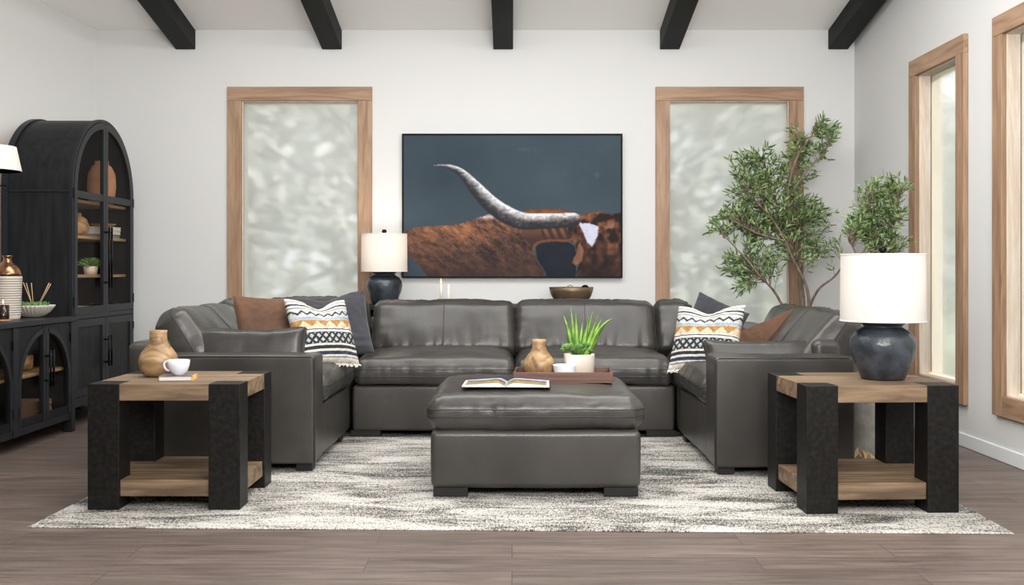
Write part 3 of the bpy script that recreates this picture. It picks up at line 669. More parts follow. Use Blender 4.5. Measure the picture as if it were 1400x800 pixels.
def paint():
    nx, ny = 400, 262
    gx = np.linspace(76, 1112, nx); gy = np.linspace(54, 724, ny); X, Y = np.meshgrid(gx, gy)
    col = np.zeros(X.shape + (3,))
    b = fbm(X / 260, Y / 260, 3)
    for c, v in enumerate((64, 76, 85)): col[..., c] = v + 16 * (b - .5) - 8 * np.exp(-((X - 300) / 300) ** 2 - ((Y - 250) / 200) ** 2)
    spot = np.clip((fbm(X / 40, Y / 40, 9) - .6) * 5, 0, 1) * (np.exp(-((X - 640) / 60) ** 2 - ((Y - 140) / 60) ** 2) + .7 * np.exp(-((X - 980) / 110) ** 2 - ((Y - 200) / 70) ** 2))
    col += spot[..., None] * np.array((18, 34, 34))
    w = (fbm(X / 9, Y / 9, 5) - .5) * 12
    # far back strip over the horn
    neck = inpoly(X, Y + w * .5, [(640, 440), (650, 412), (700, 405), (770, 402), (830, 408), (885, 420), (905, 440), (890, 480), (700, 480)])
    a1 = fbm(X / 30, Y / 7, 11)
    col[neck] = (np.array((128, 80, 56)) * (.5 + .8 * a1[..., None]))[neck]
    body = [tuple(p) for p in catmull([(60, 515), (120, 496), (190, 487), (260, 482), (340, 475), (400, 458), (450, 440), (505, 424), (545, 448), (590, 478), (640, 492), (720, 498), (800, 498), (880, 502)])]
    bodyp = body + [(890, 560), (760, 556), (700, 575), (690, 600), (712, 650), (745, 700), (760, 760), (215, 760), (160, 680), (120, 640), (60, 600)]
    B = inpoly(X + w * .6, Y + w, bodyp)
    ang = .62
    U = X * np.cos(ang) + Y * np.sin(ang); V = -X * np.sin(ang) + Y * np.cos(ang)
    fur = fbm(U / 40, V / 14, 21, 5); big = fbm(U / 150, V / 60, 31, 3); fine = fbm(U / 11, V / 4, 37, 3)
    li = np.clip((fur * .75 + big * .8 + fine * .75 - .80) * 1.45 + .1, 0, 1.15)
    top = np.clip(1 - (Y - 480) / 320, .3, 1)
    dark = np.array((50, 42, 44)); lt = np.array((160, 108, 78))
    fc = dark + (lt - dark) * (li * top)[..., None]
    edge = np.exp(-((X - 480) / 60) ** 2 - ((Y - 440) / 12) ** 2)
    fc = fc + edge[..., None] * np.array((90, 100, 110))
    col[B] = fc[B]
    # neck folds
    Nf = inpoly(X, Y, [(640, 490), (890, 495), (885, 545), (860, 556), (770, 556), (715, 566), (690, 590), (650, 540)])
    st = .5 + .5 * np.sin((X + (Y - 500) * -.45) / 6.2); st = np.where(X > 735, st, .55)
    nc = dark + (np.array((140, 92, 66)) - dark) * (st * .75 * np.clip((560 - Y) / 50, .15, 1) + .1)[..., None]
    col[Nf] = nc[Nf]
    hol = inpoly(X, Y + w * .4, [(705, 585), (730, 562), (790, 558), (860, 560), (890, 580), (900, 620), (895, 760), (770, 760), (750, 700), (712, 640)])
    col[hol] = (np.array((34, 38, 46)) + 14 * (fbm(X / 60, Y / 60, 8)[..., None] - .4))[hol]
    arc = catmull([(695, 596), (702, 575), (730, 560), (790, 553), (850, 555), (885, 545)])
    d = np.min(np.hypot(X[..., None] - arc[:, 0], Y[..., None] - arc[:, 1]), axis=2)
    col = np.where((d < 6)[..., None], np.array((112, 72, 52)), col)
    # head
    hd = inpoly(X + w * .8, Y + w * .8, [(868, 440), (890, 428), (960, 425), (1010, 415), (1060, 428), (1130, 420), (1130, 760), (905, 760), (900, 700), (920, 640), (900, 600), (885, 560), (862, 520), (860, 480)])
    hf = fbm(X / 26, Y / 34, 41, 5)
    hc = np.array((44, 36, 36)) + (np.array((138, 88, 64)) - np.array((44, 36, 36))) * np.clip((hf - .36) * 3.0 * np.clip(1.25 - (Y - 430) / 260, .25, 1.2), 0, 1)[..., None]
    col[hd] = hc[hd]
    ear = inpoly(X, Y, [(905, 580), (915, 560), (935, 600), (925, 650), (898, 672), (880, 660), (888, 635), (902, 615)])
    col[ear] = (np.array((140, 98, 76)) * (.75 + .35 * fbm(X / 12, Y / 20, 4)[..., None]))[ear]
    e2 = inpoly(X, Y + w * .5, [(1028, 492), (1060, 480), (1082, 470), (1078, 490), (1050, 496)])
    col[e2] = (128, 104, 92)
    bz = inpoly(X + w * .5, Y + w * .5, [(900, 455), (925, 472), (962, 472), (1006, 486), (1000, 532), (975, 584), (950, 562), (932, 515)])
    col[bz] = (np.array((212, 214, 232)) - 30 * fbm(X / 14, Y / 14, 6)[..., None])[bz]
    # horn
    ctr = catmull([(222, 199), (262, 199), (310, 209), (360, 240), (425, 312), (490, 378), (560, 428), (640, 460), (720, 463), (800, 461), (885, 456)], 14)
    rad = np.interp(np.linspace(0, 1, len(ctr)), [0, .1, .2, .3, .4, .5, .6, .7, .8, .9, 1], [1.5, 6, 12, 20, 33, 38, 42, 40, 37, 36, 34])
    tan = np.gradient(ctr, axis=0); tan /= np.linalg.norm(tan, axis=1)[:, None]; nrm = np.stack([tan[:, 1], -tan[:, 0]], 1)
    dx = X[..., None] - ctr[:, 0]; dy = Y[..., None] - ctr[:, 1]; dd = np.hypot(dx, dy); i = np.argmin(dd - rad * .0, axis=2)
    dist = np.take_along_axis(dd, i[..., None], 2)[..., 0]
    side = (X - ctr[i, 0]) * nrm[i, 0] + (Y - ctr[i, 1]) * nrm[i, 1]; t = side / rad[i]       # +1 upper edge
    hn = dist < rad[i]
    sp = fbm(X / 9, Y / 7, 51, 3); sp2 = fbm(X / 30, Y / 8, 53, 3); base = np.clip(.50 + .66 * t + (sp - .47) * .55 + (sp2 - .47) * .5, 0, 1) ** 1.5
    along = i / len(ctr)
    hc = np.array((46, 46, 52)) + (np.array((222, 220, 224)) - np.array((46, 46, 52))) * base[..., None]
    mid = np.exp(-((t + .1) / .25) ** 2) * np.clip((along - .45) * 4, 0, 1)
    hc = hc * (1 - .3 * mid[..., None] * np.array((.6, .85, 1.0)))
    col[hn] = hc[hn]
    p = np.pad(col, ((1, 1), (1, 1), (0, 0)), mode='edge')
    soft = sum(p[a_:a_ + ny, b_:b_ + nx] for a_ in range(3) for b_ in range(3)) / 9.0
    col = np.clip(soft * .75 + col * .25, 0, 255)
    return nx, ny, tolin(col)
nx, ny, pc = paint()
PK = F / 8.33
pic = thing('framed_picture', 'wide framed picture of a long-horned brown cow hanging on the back wall', 'picture', (.002, YB - .002, H + (HY - 281.5) / PK))
PW, PH = 1.842, 1.205
g = MB(); g.v = [(-PW / 2 + .012 + (PW - .024) * i / (nx - 1), -.036, PH / 2 - .012 - (PH - .024) * j / (ny - 1)) for j in range(ny) for i in range(nx)]
g.f = [(j * nx + i, (j + 1) * nx + i, (j + 1) * nx + i + 1, j * nx + i + 1) for j in range(ny - 1) for i in range(nx - 1)]
n0 = len(g.v); g.v += [(x, -.004, z) for z in (PH / 2 - .012, -PH / 2 + .012) for x in (-PW / 2 + .012, PW / 2 - .012)]
g.f += [(n0, n0 + 1, n0 + 3, n0 + 2)]; g.c = np.vstack([pc.reshape(-1, 3), np.full((4, 3), .02)])
g.build('canvas', M['picture'], pic)
m = MB(); o_ = [(-PW / 2, -PH / 2), (PW / 2, -PH / 2), (PW / 2, PH / 2), (-PW / 2, PH / 2)]; q = .013
i_ = [(-PW / 2 + q, -PH / 2 + q), (PW / 2 - q, -PH / 2 + q), (PW / 2 - q, PH / 2 - q), (-PW / 2 + q, PH / 2 - q)]
m.strip(o_, i_, -.045, 0, 'y', True).build('frame', M['picframe'], pic)

# ---------------------------------------------------------------- throw pillows
def pillow(name, label, w, h, t, loc, rot, mat_, col=None, chop=0, seed=0, n=56, group=None, fringe=False, p=.42):
    mb = MB(); cs = []
    a, b = w / 2, h / 2
    def P(u, v, s):
        x = a * u * (1 - .05 * (1 - v * v)); y = b * v * (1 - .06 * (1 - u * u))
        th = t / 2 * (max(0, 1 - abs(u) ** 2.4) * max(0, 1 - abs(v) ** 2.4)) ** p
        if chop:
            g_ = math.exp(-(u / .42) ** 2); y -= chop * g_ * max(0, (v + .1) / 1.1) ** 2; th *= 1 - .3 * g_ * max(0, v)
        z = s * th + .004 * noise.noise(Vector((u * 3 + seed, v * 3, s))) * min(1, th * 60)
        z += .006 * noise.noise(Vector((u * 7 + seed, v * 7, s * 3 + seed))) * (1 if th > .01 else 0)
        return (x, y, z)
    for s in (1, -1):
        n0 = len(mb.v)
        for j in range(n + 1):
            for i in range(n + 1):
                u = math.sin((2 * i / n - 1) * math.pi / 2) * .5 + (2 * i / n - 1) * .5; v = math.sin((2 * j / n - 1) * math.pi / 2) * .5 + (2 * j / n - 1) * .5
                mb.v.append(P(u, v, s)); cs.append((u, v))
        for j in range(n):
            for i in range(n):
                q = n0 + j * (n + 1) + i; f = (q, q + 1, q + n + 2, q + n + 1); mb.f.append(f if s > 0 else f[::-1])
    if col is not None:
        cc = np.array(cs); mb.c = tolin(col(cc[:, 0], cc[:, 1]))
    o = mb.build(name, mat_, None, loc, rot, smooth=True)
    tag(o, label, 'pillow', group)
    if fringe:
        fr = MB(); r = random.Random(seed)
        for v_ in (-1,):
            for i in range(70):
                u = -1 + 2 * i / 69; p0 = Vector(P(u, v_, 1)); L = r.uniform(.012, .026)
                fr.tube([p0, p0 + Vector((r.uniform(-.008, .008), v_ * L * .6, r.uniform(-.004, .01))), p0 + Vector((r.uniform(-.012, .012), v_ * L, r.uniform(-.006, .014)))], [.003, .004, .0025], 5)
        fr.build('fringe', M['fringe'], o, smooth=True)
    return o
def knit(u, v):
    T_ = (1 - v) / 2; n = len(u); X = u * 1.0
    c = np.tile(np.array((204., 199., 188.)), (n, 1))
    def put(m, k): c[m] = k
    put((T_ > .05) & (T_ < .065), (120, 128, 140)); put((T_ > .10) & (T_ < .135), (40, 50, 70)); put((T_ > .165) & (T_ < .18), (70, 80, 96))
    put((T_ > .20) & (T_ < .30), (176, 178, 176))
    tri = np.abs(((X * 3.6) % 1) - .5) * 2
    put((T_ > .20) & (T_ < .31) & (np.abs(T_ - (.225 + .055 * tri)) < .016), (28, 36, 44))
    put((T_ > .315) & (T_ < .36), (150, 160, 172))
    put((T_ > .36) & (T_ < .50), (196, 176, 150))
    tri2 = np.abs(((X * 2.4 + .2) % 1) - .5) * 2
    put((T_ > .365) & (T_ < .375 + .11 * tri2), (158, 118, 66))
    put((T_ > .515) & (T_ < .53), (60, 70, 90))
    put((T_ > .56) & (T_ < .745), (30, 36, 42))
    du = np.abs(((X * 4.4) % 1) - .5) * 2; dv = np.abs((((T_ - .56) / .185 * 1.5) % 1) - .5) * 2
    put((T_ > .575) & (T_ < .735) & (np.abs(du + dv - 1) > .42), (168, 170, 168))
    put((T_ > .775) & (T_ < .825), (30, 36, 42)); put((T_ > .855) & (T_ < .905), (38, 48, 74)); put((T_ > .93) & (T_ < .945), (110, 110, 112))
    g_ = (np.sin(X * 120) * np.sin(T_ * 150) * 12 + 40 * (vnoise(X * 34, T_ * 60, 3) - .5))
    c += g_[:, None]; s = c * 1.0
    return np.clip(s, 0, 255)
def place(px, py, y): return ((px - 700) * y / F, y, H + (HY - py) * y / F)
LN = 'cushions'
pillow('throw_pillow', 'cream woven pillow with navy and mustard stripes, at the left end of the sofa', .44, .45, .15, place(440, 454, 6.25), (R(64), R(2), R(42)), M['knit'], knit, chop=.06, seed=3, n=150, fringe=True, group='striped woven pillows')
pillow('throw_pillow', 'charcoal grey velvet pillow tucked behind the left striped pillow', .53, .46, .15, place(452, 446, 6.75), (R(70), R(-7), R(14)), M['navy'], chop=.035, seed=4, group='charcoal pillows')
pillow('throw_pillow', 'rust brown velvet pillow leaning at the left wing of the sofa', .42, .42, .15, place(367, 449, 6.2), (R(66), R(4), R(42)), M['brown'], chop=.0, seed=5, group='brown pillows')
pillow('throw_pillow', 'cream woven pillow with navy and mustard stripes, at the right end of the sofa', .46, .45, .15, place(966, 462, 6.35), (R(64), R(-2), R(-34)), M['knit'], knit, chop=.05, seed=6, n=150, fringe=True, group='striped woven pillows')
pillow('throw_pillow', 'charcoal grey pillow with only its corner showing above the right striped pillow', .38, .38, .13, place(976, 446, 7.0), (R(72), R(24), R(-12)), M['navy'], seed=7, group='charcoal pillows')
pillow('throw_pillow', 'tan brown pillow half hidden behind the right arm pillow', .42, .42, .13, place(1058, 477, 6.5), (R(70), R(-24), R(-24)), M['brown'], seed=8, group='brown pillows')

def arm_pillow(label, loc, rot, w, seed):
    def post(p, u, v, q):
        p = p.copy(); k_ = (abs(u) ** 4) * (abs(v) ** 4); p.x += math.copysign(.02 * k_, p.x); p.y += math.copysign(.02 * k_, p.y)
        return p
    mb, loop, fn = puff(w, .25, .11, crown=.03, Rc=.035, seed=seed, wr=.0045, fine=9, step=.014, post=post, lump=.01)
    o = mb.build('bolster_pillow', M['leather'], None, loc, rot, smooth=True)
    tag(o, label, 'pillow', 'leather arm pillows')
    MB().tube(loop(.55), .003, 6, True).build('piping', M['piping'], o, smooth=True); MB().tube(loop(-.55), .003, 6, True).build('piping', M['piping'], o, smooth=True)
arm_pillow('grey leather lumbar pillow propped inside the left sofa arm', (-1.575, 5.86, .650), (R(78), 0, R(1)), .70, 61)
arm_pillow('grey leather lumbar pillow propped inside the right sofa arm', (1.50, 5.77, .582), (R(70), R(-1), R(-1)), .73, 63)

# ---------------------------------------------------------------- things on the left end table
def wood_vase(label, loc, s, rz=0):
    pr = [(.05, 0), (.075, .012), (.092, .045), (.097, .08), (.088, .112), (.068, .140), (.050, .162), (.043, .185), (.0415, .215), (.043, .232), (.036, .232), (.034, .2), (0, .19)]
    o = MB().lathe([(r * s, z * s) for r, z in pr], 64).build('wooden_vase', M['vasewood'], loc=loc, rot=(0, 0, rz), smooth=True)
    return tag(o, label, 'vase', 'turned wooden vases')
k = F / 4.98
wood_vase('turned wooden bottle vase on the left end table beside the cup', ((216.5 - 700) / k, 4.98, TZ), .99)
# book under the cup
bk = thing('book', 'small book with orange spine lying under the white cup', 'book', (-1.614, 4.81, TZ), R(6))
MB().box(-.075, .075, -.055, .055, .003, .021).build('pages', M['paper'], bk)
MB().box(-.078, .078, -.058, .058, 0, .003).box(-.078, .078, -.058, .058, .021, .024).build('cover', M['bluecover'], bk)
MB().box(.075, .0795, -.058, .058, .0, .0245).build('spine', M['orange'], bk)
MB().box(.0796, .0802, -.012, .008, .002, .022).build('spine_label', M['paper'], bk)
cup = thing('cup', 'white porcelain cup standing on the small book', 'cup', (-1.610, 4.81, TZ + .0245))
MB().lathe([(.024, 0), (.027, .004), (.042, .02), (.050, .045), (.0525, .072), (.050, .072), (.047, .045), (.038, .022), (0, .012)], 48).build('bowl', M['white_ceramic'], cup, smooth=True)
hp = [(-.047 - .02 * math.sin(i / 12 * math.pi), 0, .060 - .042 * i / 12) for i in range(13)]
hp = [(-.048, -.0, .062), (-.058, -.0, .064), (-.068, -.0, .058), (-.071, 0, .046), (-.066, 0, .032), (-.055, 0, .022), (-.040, 0, .017)]
MB().tube(catmull(hp, 5), .0055, 10).build('handle', M['white_ceramic'], cup, smooth=True)

# ---------------------------------------------------------------- things on the ottoman
def ott_top(x, y): return RZ + .323 + .0875 + OFN(x - .117, y - 5.36, .0875).z
TRZ = max(ott_top(x_, y_) for x_ in (.02, .15, .28, .4, .52) for y_ in (5.31, 5.4, 5.5, 5.6)) + .001
OZ = max(ott_top(x_, y_) for x_ in (-.25, -.15, -.03, .1, .19) for y_ in (4.99, 5.06, 5.15, 5.22)) + .001
tr = thing('serving_tray', 'dark walnut tray on the ottoman', 'tray', (.275, 5.375, TRZ), R(-3))
MB().box(-.262, .262, -.15, .15, 0, .010).build('bottom', M['traywood'], tr)
for (a, b, c, d_) in ((-.262, .262, -.15, -.138), (-.262, .262, .138, .15), (-.262, -.250, -.138, .138), (.250, .262, -.138, .138)):
    MB().box(a, b, c, d_, .010, .054).build('side_wall', M['traywood'], tr, bevel=.002)
IZ = TRZ + .0102
wood_vase('turned wooden bottle vase standing in the tray', (.147, 5.395, IZ), .885, R(70))
o = MB().lathe([(.042, 0), (.050, .004), (.056, .04), (.062, .072), (.063, .076), (.058, .076), (.054, .05), (0, .045)], 48).build('candle_bowl', M['white_ceramic'], loc=(.280, 5.315, IZ), smooth=True)
tag(o, 'small white candle bowl in the tray before the planter', 'bowl')
pl = thing('potted_plant', 'green aloe and succulents in a cream round pot on the tray', 'potted plant', (.366, 5.42, IZ))
MB().lathe([(.072, 0), (.080, .006), (.084, .12), (.084, .125), (.076, .125), (.074, .105), (0, .105)], 56).build('pot', M['cream_ceramic'], pl, smooth=True)
MB().lathe([(0, .117), (.05, .113), (.0735, .107), (.0735, .1055), (0, .1055)], 24).build('soil', M['soil'], pl, smooth=True)
def blade(mb, p0, tip, w, bend, n=10, th=.3):
    p0 = Vector(p0); tip = Vector(tip); d = tip - p0; sd = d.cross(Vector((0, 1, 0))); sd = sd.normalized() if sd.length > 1e-5 else Vector((1, 0, 0))
    nn = sd.cross(d).normalized(); vs = []; fs = []
    for i in range(n + 1):
        t = i / n; c = p0 + d * t + Vector((0, 0, 1)) * bend * math.sin(t * math.pi) ; ww = w * (1 - t ** 2.2) * (.75 + .5 * min(1, t * 4) * (1 - t)) + .0006
        vs += [c - sd * ww, c + nn * ww * th, c + sd * ww, c - nn * ww * th * 1.2]
    for i in range(n):
        for k_ in range(4):
            l_ = (k_ + 1) % 4; fs.append((i * 4 + k_, i * 4 + l_, i * 4 + 4 + l_, i * 4 + 4 + k_))
    fs += [(3, 2, 1, 0), tuple(n * 4 + q for q in range(4))]; mb.add(vs, fs)
kz = F / 5.42
def tp(px, py): return ((px - 700) / kz - .366, 0, H + (HY - py) / kz - IZ)
al = MB(); r = random.Random(5)
for (px, py, bd, yy_) in ((771, 432, .012, .02), (781, 420.5, .0, .04), (787, 428, .0, -.02), (811, 425.5, .0, .03), (817, 431, .0, -.03), (823, 436, .006, .0), (839, 435.5, .03, .02), (806, 431, 0, -.01), (797, 440, 0, .03), (828, 441, .02, -.03)):
    t_ = tp(px, py); b0 = tp(792 + (px - 797) * .28, 482); blade(al, (b0[0], yy_ * .4, .108), (t_[0], yy_, t_[2]), .0135, bd * 1.6, 12, .35)
al.build('aloe_leaves', M['leaf_light'], pl, smooth=True)
su = MB()
for (px, py, R0, n_) in ((776, 478, .040, 34), (790, 478, .034, 30), (801, 476, .034, 30), (806, 483, .024, 18), (784, 481, .030, 22), (770, 481, .022, 14)):
    c0 = tp(px, py); yv = r.uniform(-.045, -.01)
    for q in range(n_):
        a = q * 2.4; el = .15 + 1.2 * q / n_; L = R0 * (1.05 - .35 * q / n_)
        blade(su, (c0[0], yv, c0[2] + .004), (c0[0] + L * math.cos(a) * math.cos(el), yv + L * math.sin(a) * math.cos(el), c0[2] + .010 + L * math.sin(el) * .9), .0085, .005, 5, .5)
su.build('succulents', M['succ'], pl, smooth=True)
# open book
ob = thing('open_book', 'open picture book lying on the ottoman before the tray', 'book', (-.028, 5.10, OZ), R(-2))
def pages(s):
    N = 40; Mv = 22; mb = MB(); cs = []; w_ = .218; d_ = .25
    for j in range(Mv + 1):
        for i in range(N + 1):
            u = i / N; z = .004 + .020 * (math.sin(min(1, u / .22) * math.pi / 2) * (1 - .7 * u ** 1.2)); mb.v.append((s * (.001 + w_ * u), -d_ / 2 + d_ * j / Mv, z)); cs.append((u, j / Mv))
    n1 = len(mb.v)
    for j in range(Mv + 1):
        for i in range(N + 1):
            u = i / N; mb.v.append((s * (.001 + w_ * u), -d_ / 2 + d_ * j / Mv, .0032)); cs.append((-1, 0))
    W_ = N + 1
    for j in range(Mv):
        for i in range(N):
            q = j * W_ + i; mb.f.append((q, q + 1, q + W_ + 1, q + W_)); mb.f.append((n1 + q, n1 + q + W_, n1 + q + W_ + 1, n1 + q + 1))
    for i in range(N):
        mb.f.append((i, n1 + i, n1 + i + 1, i + 1)); q = Mv * W_ + i; mb.f.append((q, q + 1, n1 + q + 1, n1 + q))
    for j in range(Mv):
        for e in (0, N): q = j * W_ + e; mb.f.append((q, q + W_, n1 + q + W_, n1 + q))
    A = np.array(cs); u, v = A[:, 0], A[:, 1]; c = np.tile(np.array((214., 216., 222.)), (len(u), 1))
    n_ = fbm(u * 4 + (5 if s > 0 else 0), v * 3, 3); n2 = fbm(u * 12 + s, v * 8, 7)
    inside = (u > .0) & (u < .93) & (v > .06) & (v < .94)
    land = np.array((168, 150, 92)) * (.55 + .7 * n2[:, None]); hill = np.array((110, 92, 96)) * (.5 + .9 * n_[:, None]); sky = np.array((150, 166, 196))
    hz = .55 + .25 * (n_ - .5) * 2
    pic_ = np.where((v < hz)[:, None], land, np.where((v < hz + .2)[:, None], hill, sky * np.ones((len(u), 1))))
    c[inside] = pic_[inside]; mb.c = tolin(np.clip(c, 0, 255)); return mb
pages(-1).build('page_block', M['page'], ob, smooth=False); pages(1).build('page_block', M['page'], ob)
MB().box(-.224, .224, -.129, .129, 0, .003).build('cover', M['picframe'], ob)

# ---------------------------------------------------------------- arched cabinet by the left wall
XF = -3.082; HY0, HY1 = 6.99, 8.10; HW = HY1 - HY0; DEP = .485
hut = thing('arched_cabinet', 'tall black cabinet with arched glass doors by the left wall', 'cabinet', (XF, (HY0 + HY1) / 2, 0))
hw = HW / 2; ZS = 1.695                       # spring line
def arch(rad, z0, n=40, zs=ZS, cy=0):
    return [(cy - rad, z0)] + [(cy - rad * math.cos(math.pi * i / n), zs + rad * math.sin(math.pi * i / n)) for i in range(n + 1)] + [(cy + rad, z0)]
tw = .022
MB().strip(arch(hw, .15), arch(hw - tw, .15), -DEP, -.024, 'x').build('case', M['black'], hut, auto=35)
MB().strip(arch(hw + .012, .15), arch(hw - .01, .15), -DEP - .015, -DEP + .03, 'x').build('rear_moulding', M['blacktop'], hut, auto=35)
MB().strip(arch(hw + .008, .15), arch(hw - .012, .15), -.024, -.0, 'x').build('front_moulding', M['blacktop'], hut, auto=35)
MB().box(-DEP + .03, -.024, -hw - .006, -hw + .002, ZS - .02, ZS - .005).build('side_batten', M['blacktop'], hut)
bk_ = arch(hw - tw - .001, .15)
MB().prism(bk_, -DEP + .002, -DEP + .014, 'x').build('back_panel', M['liner'], hut)
MB().box(-DEP + .015, -.03, -hw + tw, hw - tw, .15, .17).build('bottom_board', M['black'], hut)
MB().box(-DEP + .015, -.03, -hw + tw, hw - tw, .782, .80).build('divider', M['liner'], hut)
MB().box(-.03, .004, -hw, hw, .15, .215).build('apron', M['blacktop'], hut, bevel=.003)
MB().box(-.026, .002, -hw + .02, hw - .02, .772, .806).build('rail', M['blacktop'], hut, bevel=.002)
for sx in (-.05, -DEP + .05):
    for sy in (-hw + .04, hw - .04): MB().box(sx - .03, sx + .03, sy - .03, sy + .03, 0, .15).build('foot', M['blacktop'], hut, bevel=.003)
for z in (1.09, 1.375, 1.635): MB().box(-DEP + .015, -.05, -hw + tw, hw - tw, z - .022, z).build('shelf', M['shelfwood'], hut, bevel=.002)
# glazed doors
def half(rad, s, z0, cz=ZS, n=22, off=.0, inner=False):
    pts = [(s * rad, z0)]
    return pts
FS = .05; cgap = .0025
for s in (-1, 1):
    r0 = hw - .016
    N = 26
    # outline of half arch: from bottom outer up round to the centre then down the centre
    out = [(s * r0, .81)] + [(s * r0 * math.cos(math.pi / 2 * i / N), ZS + r0 * math.sin(math.pi / 2 * i / N)) for i in range(N)] + [(s * cgap, ZS + r0)] + [(s * cgap, .81)]
    r1 = r0 - FS; cx_ = cgap + FS * .8
    tmax = math.acos(min(1, cx_ / r1))
    inn = [(s * r1, .81 + FS)] + [(s * r1 * math.cos(tmax * i / N), ZS + r1 * math.sin(tmax * i / N)) for i in range(N)] + [(s * cx_, ZS + r1 * math.sin(tmax))] + [(s * cx_, .81 + FS)]
    d = MB().strip(out, inn, -.022, 0.004, 'x', closed=True).build('door', M['blacktop'], hut, auto=35)
    a, b = sorted((s * (r0 - .01), s * cx_)); MB().box(-.020, .002, a, b, ZS - .055, ZS - .005).box(-.02, .0035, a, b, ZS - .033, ZS - .027).build('muntin', M['blacktop'], d)
    gl = [(s * (r1 + .006), .81 + FS - .006)] + [(s * (r1 + .006) * math.cos(tmax * i / N), ZS + (r1 + .006) * math.sin(tmax * i / N)) for i in range(N)] + [(s * cx_, ZS + r1 * math.sin(tmax)), (s * cx_, .81 + FS - .006)]
    MB().prism(gl, -.012, -.008, 'x').build('pane', M['cabglass'], d)
    for z in (ZS - .03, .90): MB().box(-.01, .009, s * (hw - .01) - .007, s * (hw - .01) + .007, z - .035, z + .035).build('hinge', M['metalblack'], d, bevel=.002)
    h = MB().tube([(.04, s * .024, .99), (.04, s * .024, 1.45)], .008, 10); h.tube([(.0, s * .024, 1.03), (.04, s * .024, 1.03)], .006, 8); h.tube([(.0, s * .024, 1.41), (.04, s * .024, 1.41)], .006, 8)
    h.build('handle', M['metalblack'], d, smooth=True)
    # lower panel doors
    a, b = sorted((s * r0, s * cgap)); d = MB()
    d.strip([(a, .22), (b, .22), (b, .768), (a, .768)], [(a + .055, .275), (b - .055, .275), (b - .055, .713), (a + .055, .713)], -.022, .004, 'x', True)
    d = d.build('door', M['blacktop'], hut, bevel=.002); d['label'] = 'solid panelled lower door'
    MB().box(-.018, -.006, a + .05, b - .05, .27, .718).build('panel', M['black'], d)
    for z in (.32, .68): MB().box(-.01, .009, s * (hw - .01) - .007, s * (hw - .01) + .007, z - .03, z + .03).build('hinge', M['metalblack'], d, bevel=.002)
    h = MB().tube([(.038, s * .026, .40), (.038, s * .026, .63)], .007, 10); h.tube([(.0, s * .026, .43), (.038, s * .026, .43)], .006, 8); h.tube([(.0, s * .026, .60), (.038, s * .026, .60)], .006, 8)
    h.build('handle', M['metalblack'], d, smooth=True)
# contents
def XYc(px, back):                         # a point at depth `back` behind the front, seen at column px
    X = XF - back; return X, -X * F / (700 - px)
def lathe_thing(name, label, cat, prof, loc, m_, seg=36, group=None):
    o = MB().lathe(prof, seg).build(name, m_, loc=loc, smooth=True); return tag(o, label, cat, group)
x, y = XYc(139, .15); lathe_thing('vase', 'tall rough terracotta brown jar on the top shelf of the arched cabinet', 'vase', [(.08, 0), (.095, .02), (.108, .14), (.102, .24), (.075, .30), (.052, .32), (.054, .345), (.044, .345), (.04, .31), (0, .3)], (x, y, 1.635), M['terracotta'])
x, y = XYc(115, .33); o = MB().box(-.08, .08, -.012, .012, 0, .26).box(-.07, .07, -.018, -.012, .02, .24).build('dark_book', M['picframe'], loc=(x, y, 1.635), bevel=.002); tag(o, 'dark upright book left of the terracotta jar in the arched cabinet', 'book')
x, y = XYc(107, .16); lathe_thing('vase', 'round tan wooden vase on the middle shelf of the arched cabinet', 'vase', [(.04, 0), (.07, .03), (.078, .08), (.06, .13), (.025, .155), (.022, .175), (.016, .175), (0, .15)], (x, y, 1.375), M['vasewood'])
xb, yb = XYc(139, .15)
for i, (m_, w_, h_, lb) in enumerate((('greybook', .15, .03, 'grey book at the bottom of the stack on the cabinet middle shelf'), ('whitebook', .14, .032, 'white book in the middle of the stack on the cabinet middle shelf'), ('whitebook', .13, .026, 'white book on top of the stack, under the wooden dish'))):
    zz = 1.375 + (0, .030, .062)[i]; o = MB().box(-.09, .09, -w_, w_, .003, h_ - .003).box(-.094, .094, -w_ - .004, w_ + .004, 0, .003).box(-.094, .094, -w_ - .004, w_ + .004, h_ - .003, h_).build('book', M[m_], loc=(xb, yb, zz), rot=(0, 0, R(3 - 4 * i))); tag(o, lb, 'book', 'books stacked in the arched cabinet')
lathe_thing('dish', 'shallow wooden dish on the book stack in the arched cabinet', 'dish', [(.04, 0), (.08, .012), (.10, .024), (.095, .024), (.07, .014), (0, .008)], (xb, yb + .03, 1.375 + .0885), M['vasewood'])
def rosette(name, label, loc, s, parts=3, seed=0, pot=True):
    t = thing(name, label, 'potted plant', loc); mb = MB(); r = random.Random(seed)
    if pot: MB().lathe([(.05 * s, 0), (.06 * s, .07 * s), (.055 * s, .07 * s), (0, .06 * s)], 28).build('pot', M['cream_ceramic'], t, smooth=True)
    for q in range(46):
        a = q * 2.4; el = .05 + 1.35 * q / 46; L = .12 * s * (1.1 - .4 * q / 46)
        blade(mb, (0, 0, .06 * s), (L * math.cos(a) * math.cos(el), L * math.sin(a) * math.cos(el), .06 * s + L * math.sin(el)), .017 * s, .01 * s, 6, .3)
    mb.build('leaves', M['succ'], t, smooth=True); return t
x, y = XYc(124, .13); rosette('succulent', 'green succulent rosette on the lower glass shelf of the arched cabinet', (x, y, 1.09), .9, seed=4)
x, y = XYc(146, .12); lathe_thing('vase', 'slim black vase behind the succulent in the arched cabinet', 'vase', [(.03, 0), (.045, .04), (.04, .12), (.02, .16), (.022, .19), (.016, .19), (0, .15)], (x, y, 1.09), M['metalblack'])
x, y = XYc(112, .18); o = MB().box(-.06, .06, -.07, .07, 0, .05).build('box', M['whitebook'], loc=(x, y, .80), bevel=.003); tag(o, 'small white box at the bottom behind the glass cabinet door', 'box')
